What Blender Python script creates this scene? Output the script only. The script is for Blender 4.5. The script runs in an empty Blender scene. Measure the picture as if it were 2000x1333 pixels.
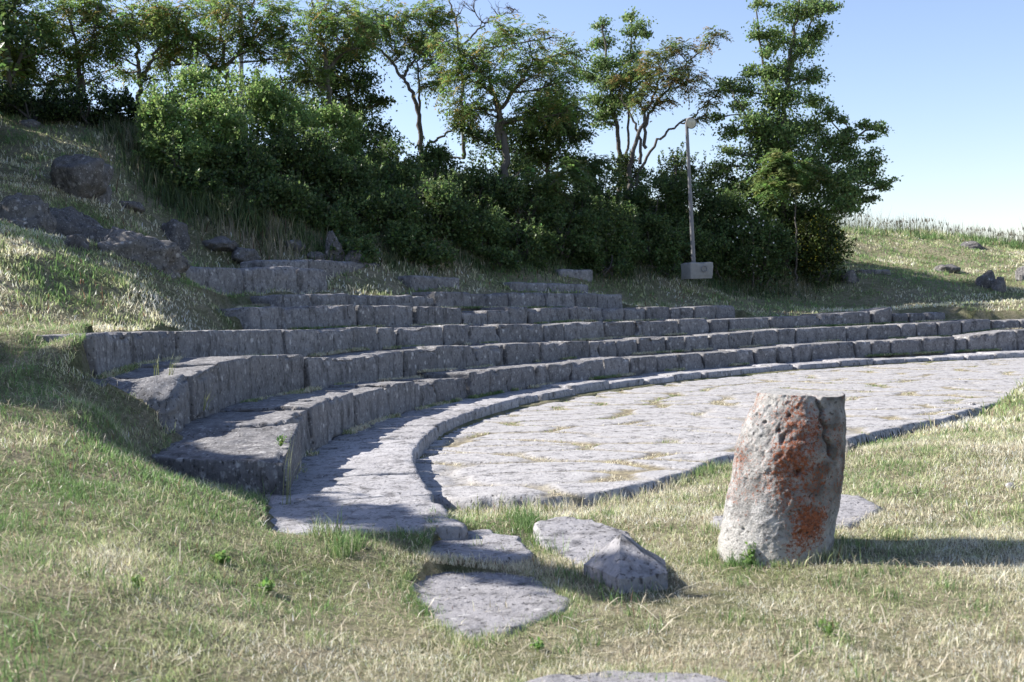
import bpy, math, numpy as np
R_=np.random.RandomState
sc=bpy.context.scene
COL=sc.collection
# ------------------------------------------------------------------ camera geometry
F=2200.;HE=1.6
tl=math.atan(.032); pt=math.atan(66.5*math.cos(tl)/F)
fv=np.array([0,math.cos(pt),-math.sin(pt)]);u0=np.array([0,math.sin(pt),math.cos(pt)]);x0=np.array([1.,0,0])
cx=math.cos(tl)*x0-math.sin(tl)*u0; cu=math.sin(tl)*x0+math.cos(tl)*u0
def ray(px,py): return fv+cx*(px-1000)/F+cu*(666.5-py)/F
def at(px,py,Y): r=ray(px,py); return r*(Y/r[1])+np.array([0,0,HE])
def atz(px,py,z): r=ray(px,py); return r*((z-HE)/r[2])+np.array([0,0,HE])
C=(14.5,11.5)
def atR(px,py,R):
    r=ray(px,py); a=r[0]**2+r[1]**2; b=-2*(r[0]*C[0]+r[1]*C[1]); c=C[0]**2+C[1]**2-R*R
    k=(-b+math.sqrt(max(b*b-4*a*c,0)))/2/a
    return math.degrees(math.atan2(r[1]*k-C[1],C[0]-r[0]*k)),HE+k*r[2]
def pol(th,R): t=math.radians(th); return C[0]-R*math.cos(t),C[1]+R*math.sin(t)
# ------------------------------------------------------------------ noise
_tab=R_(7).rand(4096)
def vn(P,s=0):
    P=np.asarray(P,float); i=np.floor(P).astype(np.int64); f=P-i; f=f*f*(3-2*f); o=0
    for a in(0,1):
        for b in(0,1):
            for c in(0,1):
                h=((i[:,0]+a)*73856093^(i[:,1]+b)*19349663^(i[:,2]+c)*83492791^(s*2654435))
                h=(h^(h>>13))&4095
                o=o+_tab[h]*(f[:,0] if a else 1-f[:,0])*(f[:,1] if b else 1-f[:,1])*(f[:,2] if c else 1-f[:,2])
    return o*2-1
def fbm(P,o=4,s=0,g=.5):
    t=0;a=1;P=np.asarray(P,float)
    for k in range(o): t=t+a*vn(P*(2**k)+k*17.3,s+k);a*=g
    return t
def fb2(x,y,sc_,o=3,s=0): 
    x=np.asarray(x,float).ravel();y=np.asarray(y,float).ravel()
    return fbm(np.stack([x/sc_,y/sc_,x*0+s*3.7],1),o,s)
# ------------------------------------------------------------------ mesh / object helpers
def mesh(name,V,Fc,mat,parent=None,smooth=True,attr=None,uv=None):
    V=np.asarray(V,np.float32); me=bpy.data.meshes.new(name)
    Fl=Fc if isinstance(Fc,list) else [Fc]
    Fl=[np.asarray(f,np.int32) for f in Fl if len(f)]
    me.vertices.add(len(V)); me.vertices.foreach_set('co',V.ravel())
    nl=sum(f.size for f in Fl); nf=sum(len(f) for f in Fl)
    me.loops.add(nl); me.polygons.add(nf)
    me.loops.foreach_set('vertex_index',np.concatenate([f.ravel() for f in Fl]))
    st=[];k=0
    for f in Fl:
        st.append(k+np.arange(len(f))*f.shape[1]); k+=f.size
    me.polygons.foreach_set('loop_start',np.concatenate(st).astype(np.int32))
    me.polygons.foreach_set('use_smooth',np.full(nf,smooth))
    if attr:
        for n,a in attr.items():
            a=np.asarray(a,np.float32)
            if a.ndim==1: at_=me.attributes.new(n,'FLOAT','POINT'); at_.data.foreach_set('value',a)
            else:
                at_=me.attributes.new(n,'FLOAT_COLOR','POINT'); b=np.ones((len(a),4),np.float32); b[:,:3]=a; at_.data.foreach_set('color',b.ravel())
    me.update(calc_edges=True); me.validate()
    me.materials.append(mat)
    o=bpy.data.objects.new(name,me); COL.objects.link(o)
    if parent: o.parent=parent
    return o
def tag(o,label=None,cat=None,group=None,kind=None):
    for k,v in (('label',label),('category',cat),('group',group),('kind',kind)):
        if v: o[k]=v
    return o
def empty(name,loc,label,cat,group=None):
    o=bpy.data.objects.new(name,None); o.location=[float(v) for v in loc]; o.empty_display_size=.1; COL.objects.link(o); return tag(o,label,cat,group)
class MB:
    def __init__(s): s.V=[];s.F=[];s.n=0;s.A=[]
    def add(s,V,Fc,A=None):
        V=np.asarray(V,float); s.V.append(V); s.F.append(np.asarray(Fc,np.int64)+s.n); s.n+=len(V)
        if A is not None: s.A.append(A)
    def tube(s,pts,rad,n=7):
        pts=np.asarray(pts,float); m=len(pts); rad=np.broadcast_to(np.asarray(rad,float),(m,))
        d=np.gradient(pts,axis=0); d/=np.linalg.norm(d,axis=1)[:,None]+1e-9
        up=np.array([.3,1,.1]) ; a=np.cross(d,up); a/=np.linalg.norm(a,axis=1)[:,None]+1e-9; b=np.cross(d,a)
        t=np.arange(n)*2*math.pi/n
        V=pts[:,None]+rad[:,None,None]*(np.cos(t)[None,:,None]*a[:,None]+np.sin(t)[None,:,None]*b[:,None])
        i=np.arange(m-1)[:,None]*n; j=np.arange(n)[None]; k=(j+1)%n
        Fq=np.stack([i+j,i+k,i+n+k,i+n+j],-1).reshape(-1,4)
        s.add(V.reshape(-1,3),Fq)
    def build(s,name,mat,parent=None,origin=None,smooth=True,attr=None):
        V=np.concatenate(s.V); 
        if origin is not None: V=V-np.asarray(origin)
        q=[f for f in s.F if f.shape[1]==4]; t=[f for f in s.F if f.shape[1]==3]
        Fl=([np.concatenate(q)] if q else [])+([np.concatenate(t)] if t else [])
        if s.A: attr={'tint':np.concatenate(s.A)}
        return mesh(name,V,Fl,mat,parent,smooth,attr)
# ------------------------------------------------------------------ materials
def newmat(n):
    m=bpy.data.materials.new(n); m.use_nodes=True; nt=m.node_tree; nt.nodes.clear(); return m,nt
def N(nt,t,**k):
    n=nt.nodes.new(t)
    for a,b in k.items():
        if a.startswith('i_'): 
            key=a[2:]; n.inputs[int(key) if key.isdigit() else key.replace('_',' ')].default_value=b
        else: setattr(n,a,b)
    return n
def noise(nt,vec,scale,detail=4,rough=.6,vs=None):
    if vs:
        mp=N(nt,'ShaderNodeMapping'); mp.inputs['Scale'].default_value=vs; nt.links.new(vec,mp.inputs[0]); vec=mp.outputs[0]
    n=N(nt,'ShaderNodeTexNoise',i_Scale=scale,i_Detail=detail,i_Roughness=rough); nt.links.new(vec,n.inputs['Vector']); return n.outputs[0]
def ramp(nt,f,stops):
    r=N(nt,'ShaderNodeValToRGB'); e=r.color_ramp.elements
    while len(e)<len(stops): e.new(.5)
    for k,(p,c) in enumerate(stops):
        e[k].position=p; e[k].color=(c,c,c,1) if not isinstance(c,tuple) else (*c,1)
    nt.links.new(f,r.inputs[0]); return r.outputs[0]
def mix(nt,f,a,b,mode='MIX'):
    m=N(nt,'ShaderNodeMix',data_type='RGBA',blend_type=mode)
    if isinstance(f,(int,float)): m.inputs[0].default_value=f
    else: nt.links.new(f,m.inputs[0])
    for i,v in((6,a),(7,b)):
        if isinstance(v,tuple): m.inputs[i].default_value=(*v,1)
        else: nt.links.new(v,m.inputs[i])
    return m.outputs[2]
def math_(nt,op,a,b):
    m=N(nt,'ShaderNodeMath',operation=op)
    for i,v in((0,a),(1,b)):
        if isinstance(v,(int,float)): m.inputs[i].default_value=v
        else: nt.links.new(v,m.inputs[i])
    return m.outputs[0]
def finish(nt,col,rough=.9,bump=None,bs=.5,bd=.02,trans=0,spec=.2):
    b=N(nt,'ShaderNodeBsdfPrincipled',i_Roughness=rough); b.inputs['Specular IOR Level'].default_value=spec
    if isinstance(col,tuple): b.inputs['Base Color'].default_value=(*col,1)
    else: nt.links.new(col,b.inputs['Base Color'])
    if bump is not None:
        bp=N(nt,'ShaderNodeBump',i_Strength=bs,i_Distance=bd); nt.links.new(bump,bp.inputs['Height']); nt.links.new(bp.outputs[0],b.inputs['Normal'])
    o=N(nt,'ShaderNodeOutputMaterial'); sh=b.outputs[0]
    if trans:
        t=N(nt,'ShaderNodeBsdfTranslucent'); nt.links.new(col,t.inputs[0])
        ms=N(nt,'ShaderNodeMixShader',i_0=trans); nt.links.new(sh,ms.inputs[1]); nt.links.new(t.outputs[0],ms.inputs[2]); sh=ms.outputs[0]
    nt.links.new(sh,o.inputs[0])
def stone_mat(name,dark,light,lich=.6,tint=(.40,.385,.37),spot=9.,attr=None,moss=True):
    m,nt=newmat(name); g=N(nt,'ShaderNodeNewGeometry').outputs['Position']
    oi=N(nt,'ShaderNodeObjectInfo').outputs['Random']
    big=noise(nt,g,1.7,3); mid=noise(nt,g,9,6,.7); fine=noise(nt,g,55,4,.7)
    c=mix(nt,ramp(nt,mid,[(.3,0.),(.7,1.)]),dark,light)
    c=mix(nt,math_(nt,'MULTIPLY',ramp(nt,big,[(.35,0.),(.65,1.)]),.5),c,tuple(v*.72 for v in light))
    c=mix(nt,math_(nt,'MULTIPLY',oi,.5),c,tuple(v*.7 for v in dark))
    # pale lichen rosettes
    dv=N(nt,'ShaderNodeVectorMath',operation='MULTIPLY_ADD'); nz=N(nt,'ShaderNodeTexNoise',i_Scale=20.); nt.links.new(g,nz.inputs['Vector'])
    nt.links.new(nz.outputs[1],dv.inputs[0]); dv.inputs[1].default_value=(.06,.06,.06); nt.links.new(g,dv.inputs[2])
    v=N(nt,'ShaderNodeTexVoronoi',i_Scale=spot); nt.links.new(dv.outputs[0],v.inputs['Vector'])
    sp=ramp(nt,v.outputs['Distance'],[(.16,1.),(.30,0.)])
    gate=ramp(nt,noise(nt,g,3.1,3),[(.42,0.),(.62,1.)])
    v2=N(nt,'ShaderNodeTexVoronoi',i_Scale=spot*3.1); nt.links.new(dv.outputs[0],v2.inputs['Vector'])
    sp2=ramp(nt,v2.outputs['Distance'],[(.14,1.),(.30,0.)])
    lm=math_(nt,'MULTIPLY',math_(nt,'MAXIMUM',math_(nt,'MULTIPLY',sp,gate),math_(nt,'MULTIPLY',sp2,.55)),lich)
    c=mix(nt,lm,c,tuple(v for v in tint))
    # dark pits / weather stains
    st=ramp(nt,noise(nt,g,6,5,.75,(1,1,.35)),[(.32,1.),(.50,0.)])
    c=mix(nt,math_(nt,'MULTIPLY',st,.8),c,(.045,.043,.043))
    pit=ramp(nt,noise(nt,g,32,3,.6,(1,1,.5)),[(.33,1.),(.42,0.)])
    c=mix(nt,math_(nt,'MULTIPLY',pit,.8),c,(.035,.033,.033))
    if attr:
        a=N(nt,'ShaderNodeAttribute',attribute_name=attr); 
        dirt=mix(nt,ramp(nt,noise(nt,g,14,4),[(.4,0.),(.6,1.)]),(.13,.11,.075),(.27,.235,.15))
        c=mix(nt,a.outputs['Fac'],c,dirt)
    h=math_(nt,'ADD',math_(nt,'MULTIPLY',mid,.9),math_(nt,'SUBTRACT',math_(nt,'MULTIPLY',fine,.5),math_(nt,'MULTIPLY',pit,.5)))
    finish(nt,c,.88,h,.75,.022,0,.25)
    return m
M={}
M['stone']=stone_mat('limestone',(.135,.131,.134),(.335,.326,.328),1.,(.46,.45,.44),7.)
M['pave']=stone_mat('paving_stone',(.36,.35,.35),(.52,.505,.505),.35,(.62,.61,.60),7.,'joint')
M['slab']=stone_mat('slab_stone',(.31,.30,.305),(.44,.43,.44),.6,(.60,.59,.58),10.)
M['turfstone']=stone_mat('turf_slab_stone',(.235,.228,.235),(.34,.33,.34),.55,(.46,.45,.44),11.)
M['rock']=stone_mat('outcrop_rock',(.085,.08,.08),(.22,.21,.20),.9,(.42,.41,.40),7.)
def pillar_mat():
    m,nt=newmat('lichen_column'); g=N(nt,'ShaderNodeNewGeometry').outputs['Position']
    a=N(nt,'ShaderNodeAttribute',attribute_name='tint').outputs['Color']
    sep=N(nt,'ShaderNodeSeparateColor'); nt.links.new(a,sep.inputs[0])
    mid=noise(nt,g,22,6,.75); fine=noise(nt,g,90,4,.7)
    c=mix(nt,ramp(nt,mid,[(.36,0.),(.62,1.)]),(.17,.166,.162),(.62,.61,.595))
    c=mix(nt,math_(nt,'MULTIPLY',sep.outputs['Blue'],.85),c,(.50,.485,.455))
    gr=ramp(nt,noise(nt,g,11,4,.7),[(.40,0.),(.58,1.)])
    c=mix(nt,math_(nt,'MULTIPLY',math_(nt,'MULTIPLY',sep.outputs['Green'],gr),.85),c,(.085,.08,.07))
    orn=math_(nt,'ADD',sep.outputs['Red'],math_(nt,'MULTIPLY',math_(nt,'SUBTRACT',noise(nt,g,44,6,.9),.5),4.6))
    o=ramp(nt,orn,[(.52,0.),(.60,1.)])
    oc=mix(nt,ramp(nt,noise(nt,g,60,3),[(.35,0.),(.65,1.)]),(.15,.045,.02),(.42,.13,.05))
    c=mix(nt,math_(nt,'MULTIPLY',o,.95),c,oc)
    pit=ramp(nt,noise(nt,g,40,3,.6),[(.30,1.),(.40,0.)])
    c=mix(nt,math_(nt,'MULTIPLY',pit,.85),c,(.03,.026,.024))
    h=math_(nt,'ADD',mid,math_(nt,'MULTIPLY',fine,.6))
    finish(nt,c,.9,h,1.,.035,0,.2); return m
M['pillar']=pillar_mat()
def tint_mat(name,rough=.7,trans=.3,spec=.25,var=.3):
    m,nt=newmat(name); a=N(nt,'ShaderNodeAttribute',attribute_name='tint').outputs['Color']
    finish(nt,a,rough,None,trans=trans,spec=spec); return m
M['leaf']=tint_mat('leaf',.45,.52,.4); M['grass']=tint_mat('grass_blade',.45,.4,.4)
def bark():
    m,nt=newmat('bark'); g=N(nt,'ShaderNodeNewGeometry').outputs['Position']
    n=noise(nt,g,12,5,.7,(1,1,.25)); finish(nt,mix(nt,n,(.05,.045,.042),(.17,.155,.14)),.9,n,.6,.02); return m
M['bark']=bark()
def ground():
    m,nt=newmat('ground_soil'); g=N(nt,'ShaderNodeNewGeometry').outputs['Position']
    p=ramp(nt,noise(nt,g,1.1,4,.6),[(.38,0.),(.62,1.)]); q=ramp(nt,noise(nt,g,23,5,.8),[(.3,0.),(.7,1.)]); w=noise(nt,g,5,5,.7,(1,1.6,1))
    c=mix(nt,q,(.07,.085,.036),(.24,.26,.12)); d=mix(nt,q,(.17,.14,.095),(.56,.49,.36))
    c=mix(nt,math_(nt,'ADD',math_(nt,'MULTIPLY',p,.5),math_(nt,'MULTIPLY',ramp(nt,w,[(.4,0.),(.6,1.)]),.4)),c,d)
    finish(nt,c,.95,math_(nt,'ADD',q,w),.9,.05,0,.1); return m
M['ground']=ground()
def simple(name,col,rough=.6,metal=0,n=0):
    m,nt=newmat(name); g=N(nt,'ShaderNodeNewGeometry').outputs['Position']
    k=noise(nt,g,6,5,.7); c=mix(nt,k,tuple(v*.6 for v in col),tuple(min(1,v*1.35) for v in col))
    finish(nt,c,rough,k,.2,.01,0,.4); return m
M['metal']=simple('galvanised_pole',(.17,.17,.175),.55); M['concrete']=simple('concrete',(.25,.25,.24),.9); M['glass']=simple('lamp_glass',(.45,.44,.36),.15); M['petal']=simple('petal',(.75,.74,.72),.6); M['yellow']=simple('yellow_petal',(.5,.42,.03),.6)
# ------------------------------------------------------------------ theatre profile
RO=15.62
RK={0:RO,1:16.65,2:17.6,3:18.55,4:19.5,5:20.45,6:21.4,7:22.35}
TP={1:[(551,878),(555,850),(563,821),(626,788),(682,774),(759,754),(850,744),(915,739),(917,726),(990,723),(1046,716),(1116,709),(1200,700),(1280,695),(1478,682),(1671,668),(1892,659),(1982,646)],
2:[(370,745),(430,712),(500,698),(601,695),(696,697),(787,683),(927,676),(1060,669),(1200,665),(1302,659),(1469,648),(1658,638),(1838,630),(1991,623)],
3:[(185,652),(350,648),(500,648),(668,642),(808,637),(920,635),(1060,635),(1182,627),(1271,627),(1424,623),(1604,616),(1743,607)],
4:[(490,600),(696,597),(902,600),(1130,600),(1181,602),(1352,600),(1437,596)],
5:[(560,577),(685,573),(845,575),(852,571),(1060,573),(1220,574)],
6:[(345,519),(640,522),(800,540),(900,541),(997,551),(1151,555)],
7:[(520,508),(745,512),(1095,526),(1160,526)]}
PROF={}
for k,l in TP.items():
    a=[atR(x,y,RK[k]) for x,y in l]
    if k==1: a=[(-9.,.41),(-5.,.5)]+a[2:]
    if k==2: a=[(-4.,1.0)]+a[1:]
    a.sort(); PROF[k]=(np.array([p[0] for p in a]),np.array([p[1] for p in a]))
def zk(k,th):
    if k==0: return np.asarray(th)*0+.15
    return np.interp(th,*PROF[k])
RANGE={0:(-14.8,97),1:(-8.4,97),2:(-4,97),3:(-1.8,83),4:(17.5,63.6),5:(21,55.2)}
def rt(x,y): 
    x=np.asarray(x,float);y=np.asarray(y,float); return np.hypot(x-C[0],y-C[1]),np.degrees(np.arctan2(y-C[1],C[0]-x))
# paving boundary on the lawn side
PB=[(780,968),(880,974),(960,975),(1060,976),(1150,968),(1260,945),(1350,915),(1425,893),(1500,880),(1590,872),(1660,862),(1720,843),(1850,818),(1900,797),(2000,776)]
PBw=np.array([atz(x,y,0.)[:2] for x,y in PB]+[[20,21],[40,30]])
def pbY(x): return np.interp(x,PBw[:,0],PBw[:,1])+fb2(x,np.zeros_like(x),.5,3,3).reshape(np.shape(x))*.12
def inpave(x,y,mg=0.):
    r,t=rt(x,y); return (r<RO-.0+mg)&(y>pbY(x)-mg)
def inpoly(x,y,P):
    c=np.zeros(x.shape,bool); n=len(P)
    for i in range(n):
        x1,y1=P[i];x2,y2=P[(i+1)%n]
        c^=((y1>y)!=(y2>y))&(x<(x2-x1)*(y-y1)/(y2-y1+1e-12)+x1)
    return c
SL={'upper':[(845,1062),(880,1042),(960,1036),(1012,1055),(1040,1082),(990,1092),(900,1092),(830,1098)],
'big':[(826,1100),(900,1096),(1000,1094),(1050,1104),(1085,1130),(1122,1150),(1090,1178),(1040,1192),(980,1215),(915,1236),(870,1212),(815,1165),(788,1130)],
'bottom':[(985,1333),(1080,1308),(1180,1296),(1300,1300),(1420,1312),(1480,1345),(1400,1400),(1200,1430),(1020,1390)],
'behind':[(1385,1008),(1450,985),(1560,968),(1640,962),(1690,970),(1724,990),(1660,1028),(1500,1040),(1400,1024)],
'flat':[(1040,1030),(1080,1020),(1160,1024),(1240,1038),(1268,1062),(1230,1085),(1160,1096),(1090,1075),(1050,1050)]}
SLw={k:np.array([atz(x,y,.03)[:2] for x,y in v]) for k,v in SL.items()}
# ------------------------------------------------------------------ terrain
ctl=[(0,1333,4.2),(0,1150,5.2),(0,1000,6.6),(0,900,7.6),(0,800,9),(0,720,10.3),(0,650,11.8),(0,570,14.0),(0,490,15.5),(0,440,18),(0,400,20),(0,300,24),(0,235,27),(0,205,30),(0,200,34),
(200,1333,4.3),(200,1150,5.3),(200,1000,6.7),(200,900,8),(200,800,9.2),(120,700,10.9),(300,925,9.1),(285,905,9.4),(240,840,9.6),(150,765,9.9),(110,650,11.4),(420,952,8.9),(545,990,8.7),(600,1012,7.95),
(400,1150,5.8),(600,1150,6.3),(700,1333,4.78),(1000,1333,4.78),(1500,1333,4.65),(2000,1333,4.6),(2000,1100,6.6),(2000,900,10.3),(2000,800,15.2),(1500,1100,6.95),(1000,1050,7.8),(1300,1000,8.6),(850,1090,7.05),(1800,1000,8.2),(1750,870,11.7),
(300,640,14.3),(300,603,15.6),(300,585,16.2),(400,592,17.4),(390,566,18.2),(430,580,18.7),(300,560,17),(345,532,18.6),(200,508,17),(100,570,14.9),(160,640,12.9),(450,610,17.6),(700,548,21.6),(800,563,21.8),(900,556,22.6),(1050,548,24.8),(1200,556,26.5),(1350,560,28),(1300,590,27.2),(1500,575,34),(1600,600,33),(1440,604,30.3),
(1700,600,33.5),(2000,608,32),(2000,560,36),(1850,550,36),(1700,545,35),(1700,500,40),(1700,455,45),(1850,465,45),(2000,485,45),(1560,500,38),(1600,450,44),
(600,502,24.8),(450,450,24.5),(330,400,25),(200,420,21.5),(200,330,24.5),(100,380,21.5),(300,300,27),(750,520,25.5),(900,522,27.5),(1100,532,30),(1300,541,32),(1500,546,34),(1640,532,36),
(280,260,30),(500,290,33),(822,330,36.5),(985,372,33.5),(1010,370,37),(1215,385,38),(1400,430,38),(1540,465,39),(1300,400,38)]
cw=[tuple(at(*c)) for c in ctl]
for th in (66,72,78,84,90): 
    x,y=pol(th,20.3); cw.append((x,y,float(zk(3,min(th,76)))+.06))
for th in (66,72,78):
    x,y=pol(th,19.6); cw.append((x,y,float(zk(3,th))+.01))
for th in (90,97): x,y=pol(th,18.9); cw.append((x,y,1.05))
for (x,y,z) in [(-15,5,2.2),(-12,0,1.4),(-5,0,.4),(0,0,0),(5,0,0),(12,0,0),(12,6,0),(22,6,0),(20,14,0),(32,20,.4),(25,33,1.2),(30,38,2),(28,46,3.2),(-22,14,4.6),(-20,25,7.2),(-25,35,8),(-10,42,6.2),(-3,43,5.3),(5,43,4.0),(15,56,3.4),(-30,50,6.5),(-5,60,4),(30,60,3),(0,2.5,0),(-3,2.5,.22),(4,2.5,0),(-9,8,1.9),(-12,12,3.0),(-9,14,2.6)]: cw.append((x,y,z))
for th in (-2.5,1,5,9,13,17): 
    x,y=pol(th,19.62); cw.append((x,y,float(zk(3,th))+.03))
for th in (-3,-5): x,y=pol(th,18.9); cw.append((x,y,1.42-.1*(-3-th)))
for th in (-2,-1,0):
    for r_ in (18.75,19.2,19.6): x,y=pol(th,r_); cw.append((x,y,1.52))
for th in (20,23,26,29): x,y=pol(th,21.2); cw.append((x,y,1.97))
for th in (33,38,43,48,54): x,y=pol(th,21.3); cw.append((x,y,float(zk(5,th))+.01))
for th in (24,27,30): x,y=pol(th,22.25); cw.append((x,y,2.25))
for th in (24,27,31): x,y=pol(th,23.4); cw.append((x,y,2.42))
for th in (57,60,63): x,y=pol(th,20.5); cw.append((x,y,float(zk(4,th))+.02))
for q in [(820,990),(960,998),(1150,990),(1270,965),(1360,935),(1440,910),(1560,895),(1670,880),(1760,860),(1870,835),(1950,810)]:
    x,y,_=atz(q[0],q[1],-.08); cw.append((x,y,-.09))
for q in [(640,1068,.12),(700,1064,.12),(780,1054,.11),(860,1037,.10),(908,1020,.08)]:
    x,y,_=atz(*q); cw.append((x,y,q[2]))
cw=np.array(cw)
def tps(d): return np.where(d>0,d*d*np.log(d+1e-12),0)
def solve():
    n=len(cw);P=cw[:,:2];D=np.hypot(P[:,None,0]-P[None,:,0],P[:,None,1]-P[None,:,1]);A=np.zeros((n+3,n+3));A[:n,:n]=tps(D)+np.eye(n)*.03
    A[:n,n]=1;A[:n,n+1:]=P;A[n:,:n]=A[:n,n:].T; b=np.zeros(n+3);b[:n]=cw[:,2]; return np.linalg.solve(A,b)
W=solve()
def hbase(x,y):
    x=np.asarray(x,float);y=np.asarray(y,float);sh=x.shape;x=x.ravel();y=y.ravel();o=np.empty(len(x));n=len(cw)
    cxl=np.clip(x,-45,45);cyl=np.clip(y,-8,70)
    for i in range(0,len(x),20000):
        a=cxl[i:i+20000];b=cyl[i:i+20000]; D=np.hypot(a[:,None]-cw[None,:,0],b[:,None]-cw[None,:,1])
        o[i:i+20000]=tps(D)@W[:n]+W[n]+W[n+1]*a+W[n+2]*b
    d=np.hypot(x,y-15); far=np.clip((d-55)/60,0,1); o=o*(1-far)+(-3)*far
    hill=np.clip((o-.5)/2,0,1)
    o=o+fb2(x,y,1.3,3,1)*(.02+.07*hill)+fb2(x,y,.28,2,2)*(.012+.012*hill)+fb2(x,y,.6,2,4)*(.018+.02*hill)
    return o.reshape(sh)
_sb={}
def hzone(x,y):
    """returns limit height under masonry / paving (inf elsewhere)"""
    r,t=rt(x,y); L=np.full(r.shape,np.inf)
    for k in range(0,6):
        a,b=RANGE[k]; nx=RK[k+1]
        hi=nx+.02 if k<5 else RK[5]+.7
        a=a+[0,0,0,2.0,0,0][k]
        m=(t>a)&(t<b)&(r>RK[k]-.02)&(r<hi-.1)
        L=np.where(m,np.minimum(L,zk(k,t)-.14),L)
        if k<5 and k>=0:
            a2,b2=RANGE[k+1]; m3=(t>a2-.4)&(t<b2+.4)&(t>a)&(t<b)&(r>=nx-.02)&(r<nx+.17); L=np.where(m3,np.minimum(L,zk(k,t)-.05),L)
        m2=(t>a)&(t<b)&(r>=hi-.1)&(r<hi)
        L=np.where(m2,np.minimum(L,zk(k,t)-.04),L)
    for P in SLw.values():
        c=P.mean(0); m=inpoly(x,y,c+(P-c)*.94); L=np.where(m,np.minimum(L,float(np.median(hbase(P[:,0],P[:,1])))-.02),L)
    m=inpave(x,y,-.05); L=np.where(m,np.minimum(L,-.16),L)
    m=(r<RO+.02)&(r>RO-.5)&(t>-6)&(t<97)&(y>9); L=np.where(m,np.minimum(L,-.02),L)
    return L
def H(x,y): return np.minimum(hbase(x,y),hzone(x,y))
def axis(segs):
    o=[]
    for a,b,s in segs: o.append(np.arange(a,b,s))
    return np.concatenate(o)
gx=np.concatenate([axis([(-400,-60,20),(-60,-20,2),(-20,-7,.35),(-7,9,.085),(9,22,.2),(22,60,2),(60,401,20)])])
gy=axis([(-200,-10,15),(-10,3,.8),(3,14,.085),(14,32,.13),(32,52,.5),(52,100,3),(100,600,25)])
X,Y=np.meshgrid(gx,gy); Z=H(X,Y)
ny,nx_=X.shape; idx=np.arange(ny*nx_).reshape(ny,nx_)
g=mesh('ground',np.stack([X.ravel(),Y.ravel(),Z.ravel()],1),np.stack([idx[:-1,:-1],idx[:-1,1:],idx[1:,1:],idx[1:,:-1]],-1).reshape(-1,4),M['ground'])
tag(g,'dry grassy ground rising into a hillside around the stone theatre','ground',kind='structure')
# ------------------------------------------------------------------ orchestra paving (one relief sheet)
def paving():
    xs=axis([(-1.3,8,.045),(8,17,.08)]); ys=axis([(8.6,16,.04),(16,28.2,.06)])
    X,Y=np.meshgrid(xs,ys); x=X.ravel();y=Y.ravel()
    r,t=rt(x,y)
    wx=(x+fb2(x,y,1.6,2,13)*.22)/1.45; wy=(y+.13*x+fb2(x,y,2.6,2,11)*.3+fb2(x,y,.7,2,12)*.04)/.72
    iy=np.floor(wy); F1=np.full(len(x),9.);F2=np.full(len(x),9.);ID=np.zeros(len(x),int)
    tab=R_(21).rand(3,4096)
    for dy in(-1,0,1):
        for dx in(-2,-1,0,1,2):
            cy=iy+dy; sh=tab[2][(cy.astype(int)*193)&4095]; ix=np.floor(wx-sh)+dx; h=((ix.astype(int)*7919)^(cy.astype(int)*104729))&4095
            ppx=ix+sh+.5+(tab[0][h]-.5)*.75; ppy=cy+.5+(tab[1][h]-.5)*.42
            d_=np.hypot((wx-ppx)*1.0,(wy-ppy)*1.35); m_=d_<F1; F2=np.where(m_,F1,np.minimum(F2,d_)); ID=np.where(m_,h,ID); F1=np.where(m_,d_,F1)
    d=(F2-F1)*.5*.8
    z=-.012+R_(3).rand(4096)[ID]*.016+fb2(x,y,.35,4,5)*.004+fb2(x,y,.09,2,6)*.0025
    gap=.028+.036*np.clip(fb2(x,y,.35,3,8)+.15,0,1)
    jn=np.clip(1-(d-gap)/.035,0,1); z-=jn*.024
    jn=jn*np.clip(1.15+1.2*fb2(x,y,1.0,3,17),0.2,1)
    e=y-pbY(x); z-=np.clip(1-e/.07,0,1)**1.5*.2; z+=np.clip(1-e/1.2,0,1)*.03*(fb2(x,y,.8,2,23))
    jn=np.where(e<.05,0,jn)
    P=np.stack([x,y,z],1); ny,nx=X.shape; idx=np.arange(ny*nx).reshape(ny,nx)
    q=np.stack([idx[:-1,:-1],idx[:-1,1:],idx[1:,1:],idx[1:,:-1]],-1).reshape(-1,4)
    ok=(r<RO+.03)&(e>-.02)
    q=q[ok[q].all(1)]
    used=np.unique(q); mp=np.zeros(len(P),int)-1; mp[used]=np.arange(len(used))
    o=mesh('pavement',P[used],mp[q],M['pave'],attr={'joint':jn[used]}); tag(o,'pale worn stone paving of the orchestra with grassy joints','pavement',kind='structure')
    return P[used],jn[used]
PV,PJ=paving()
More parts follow.
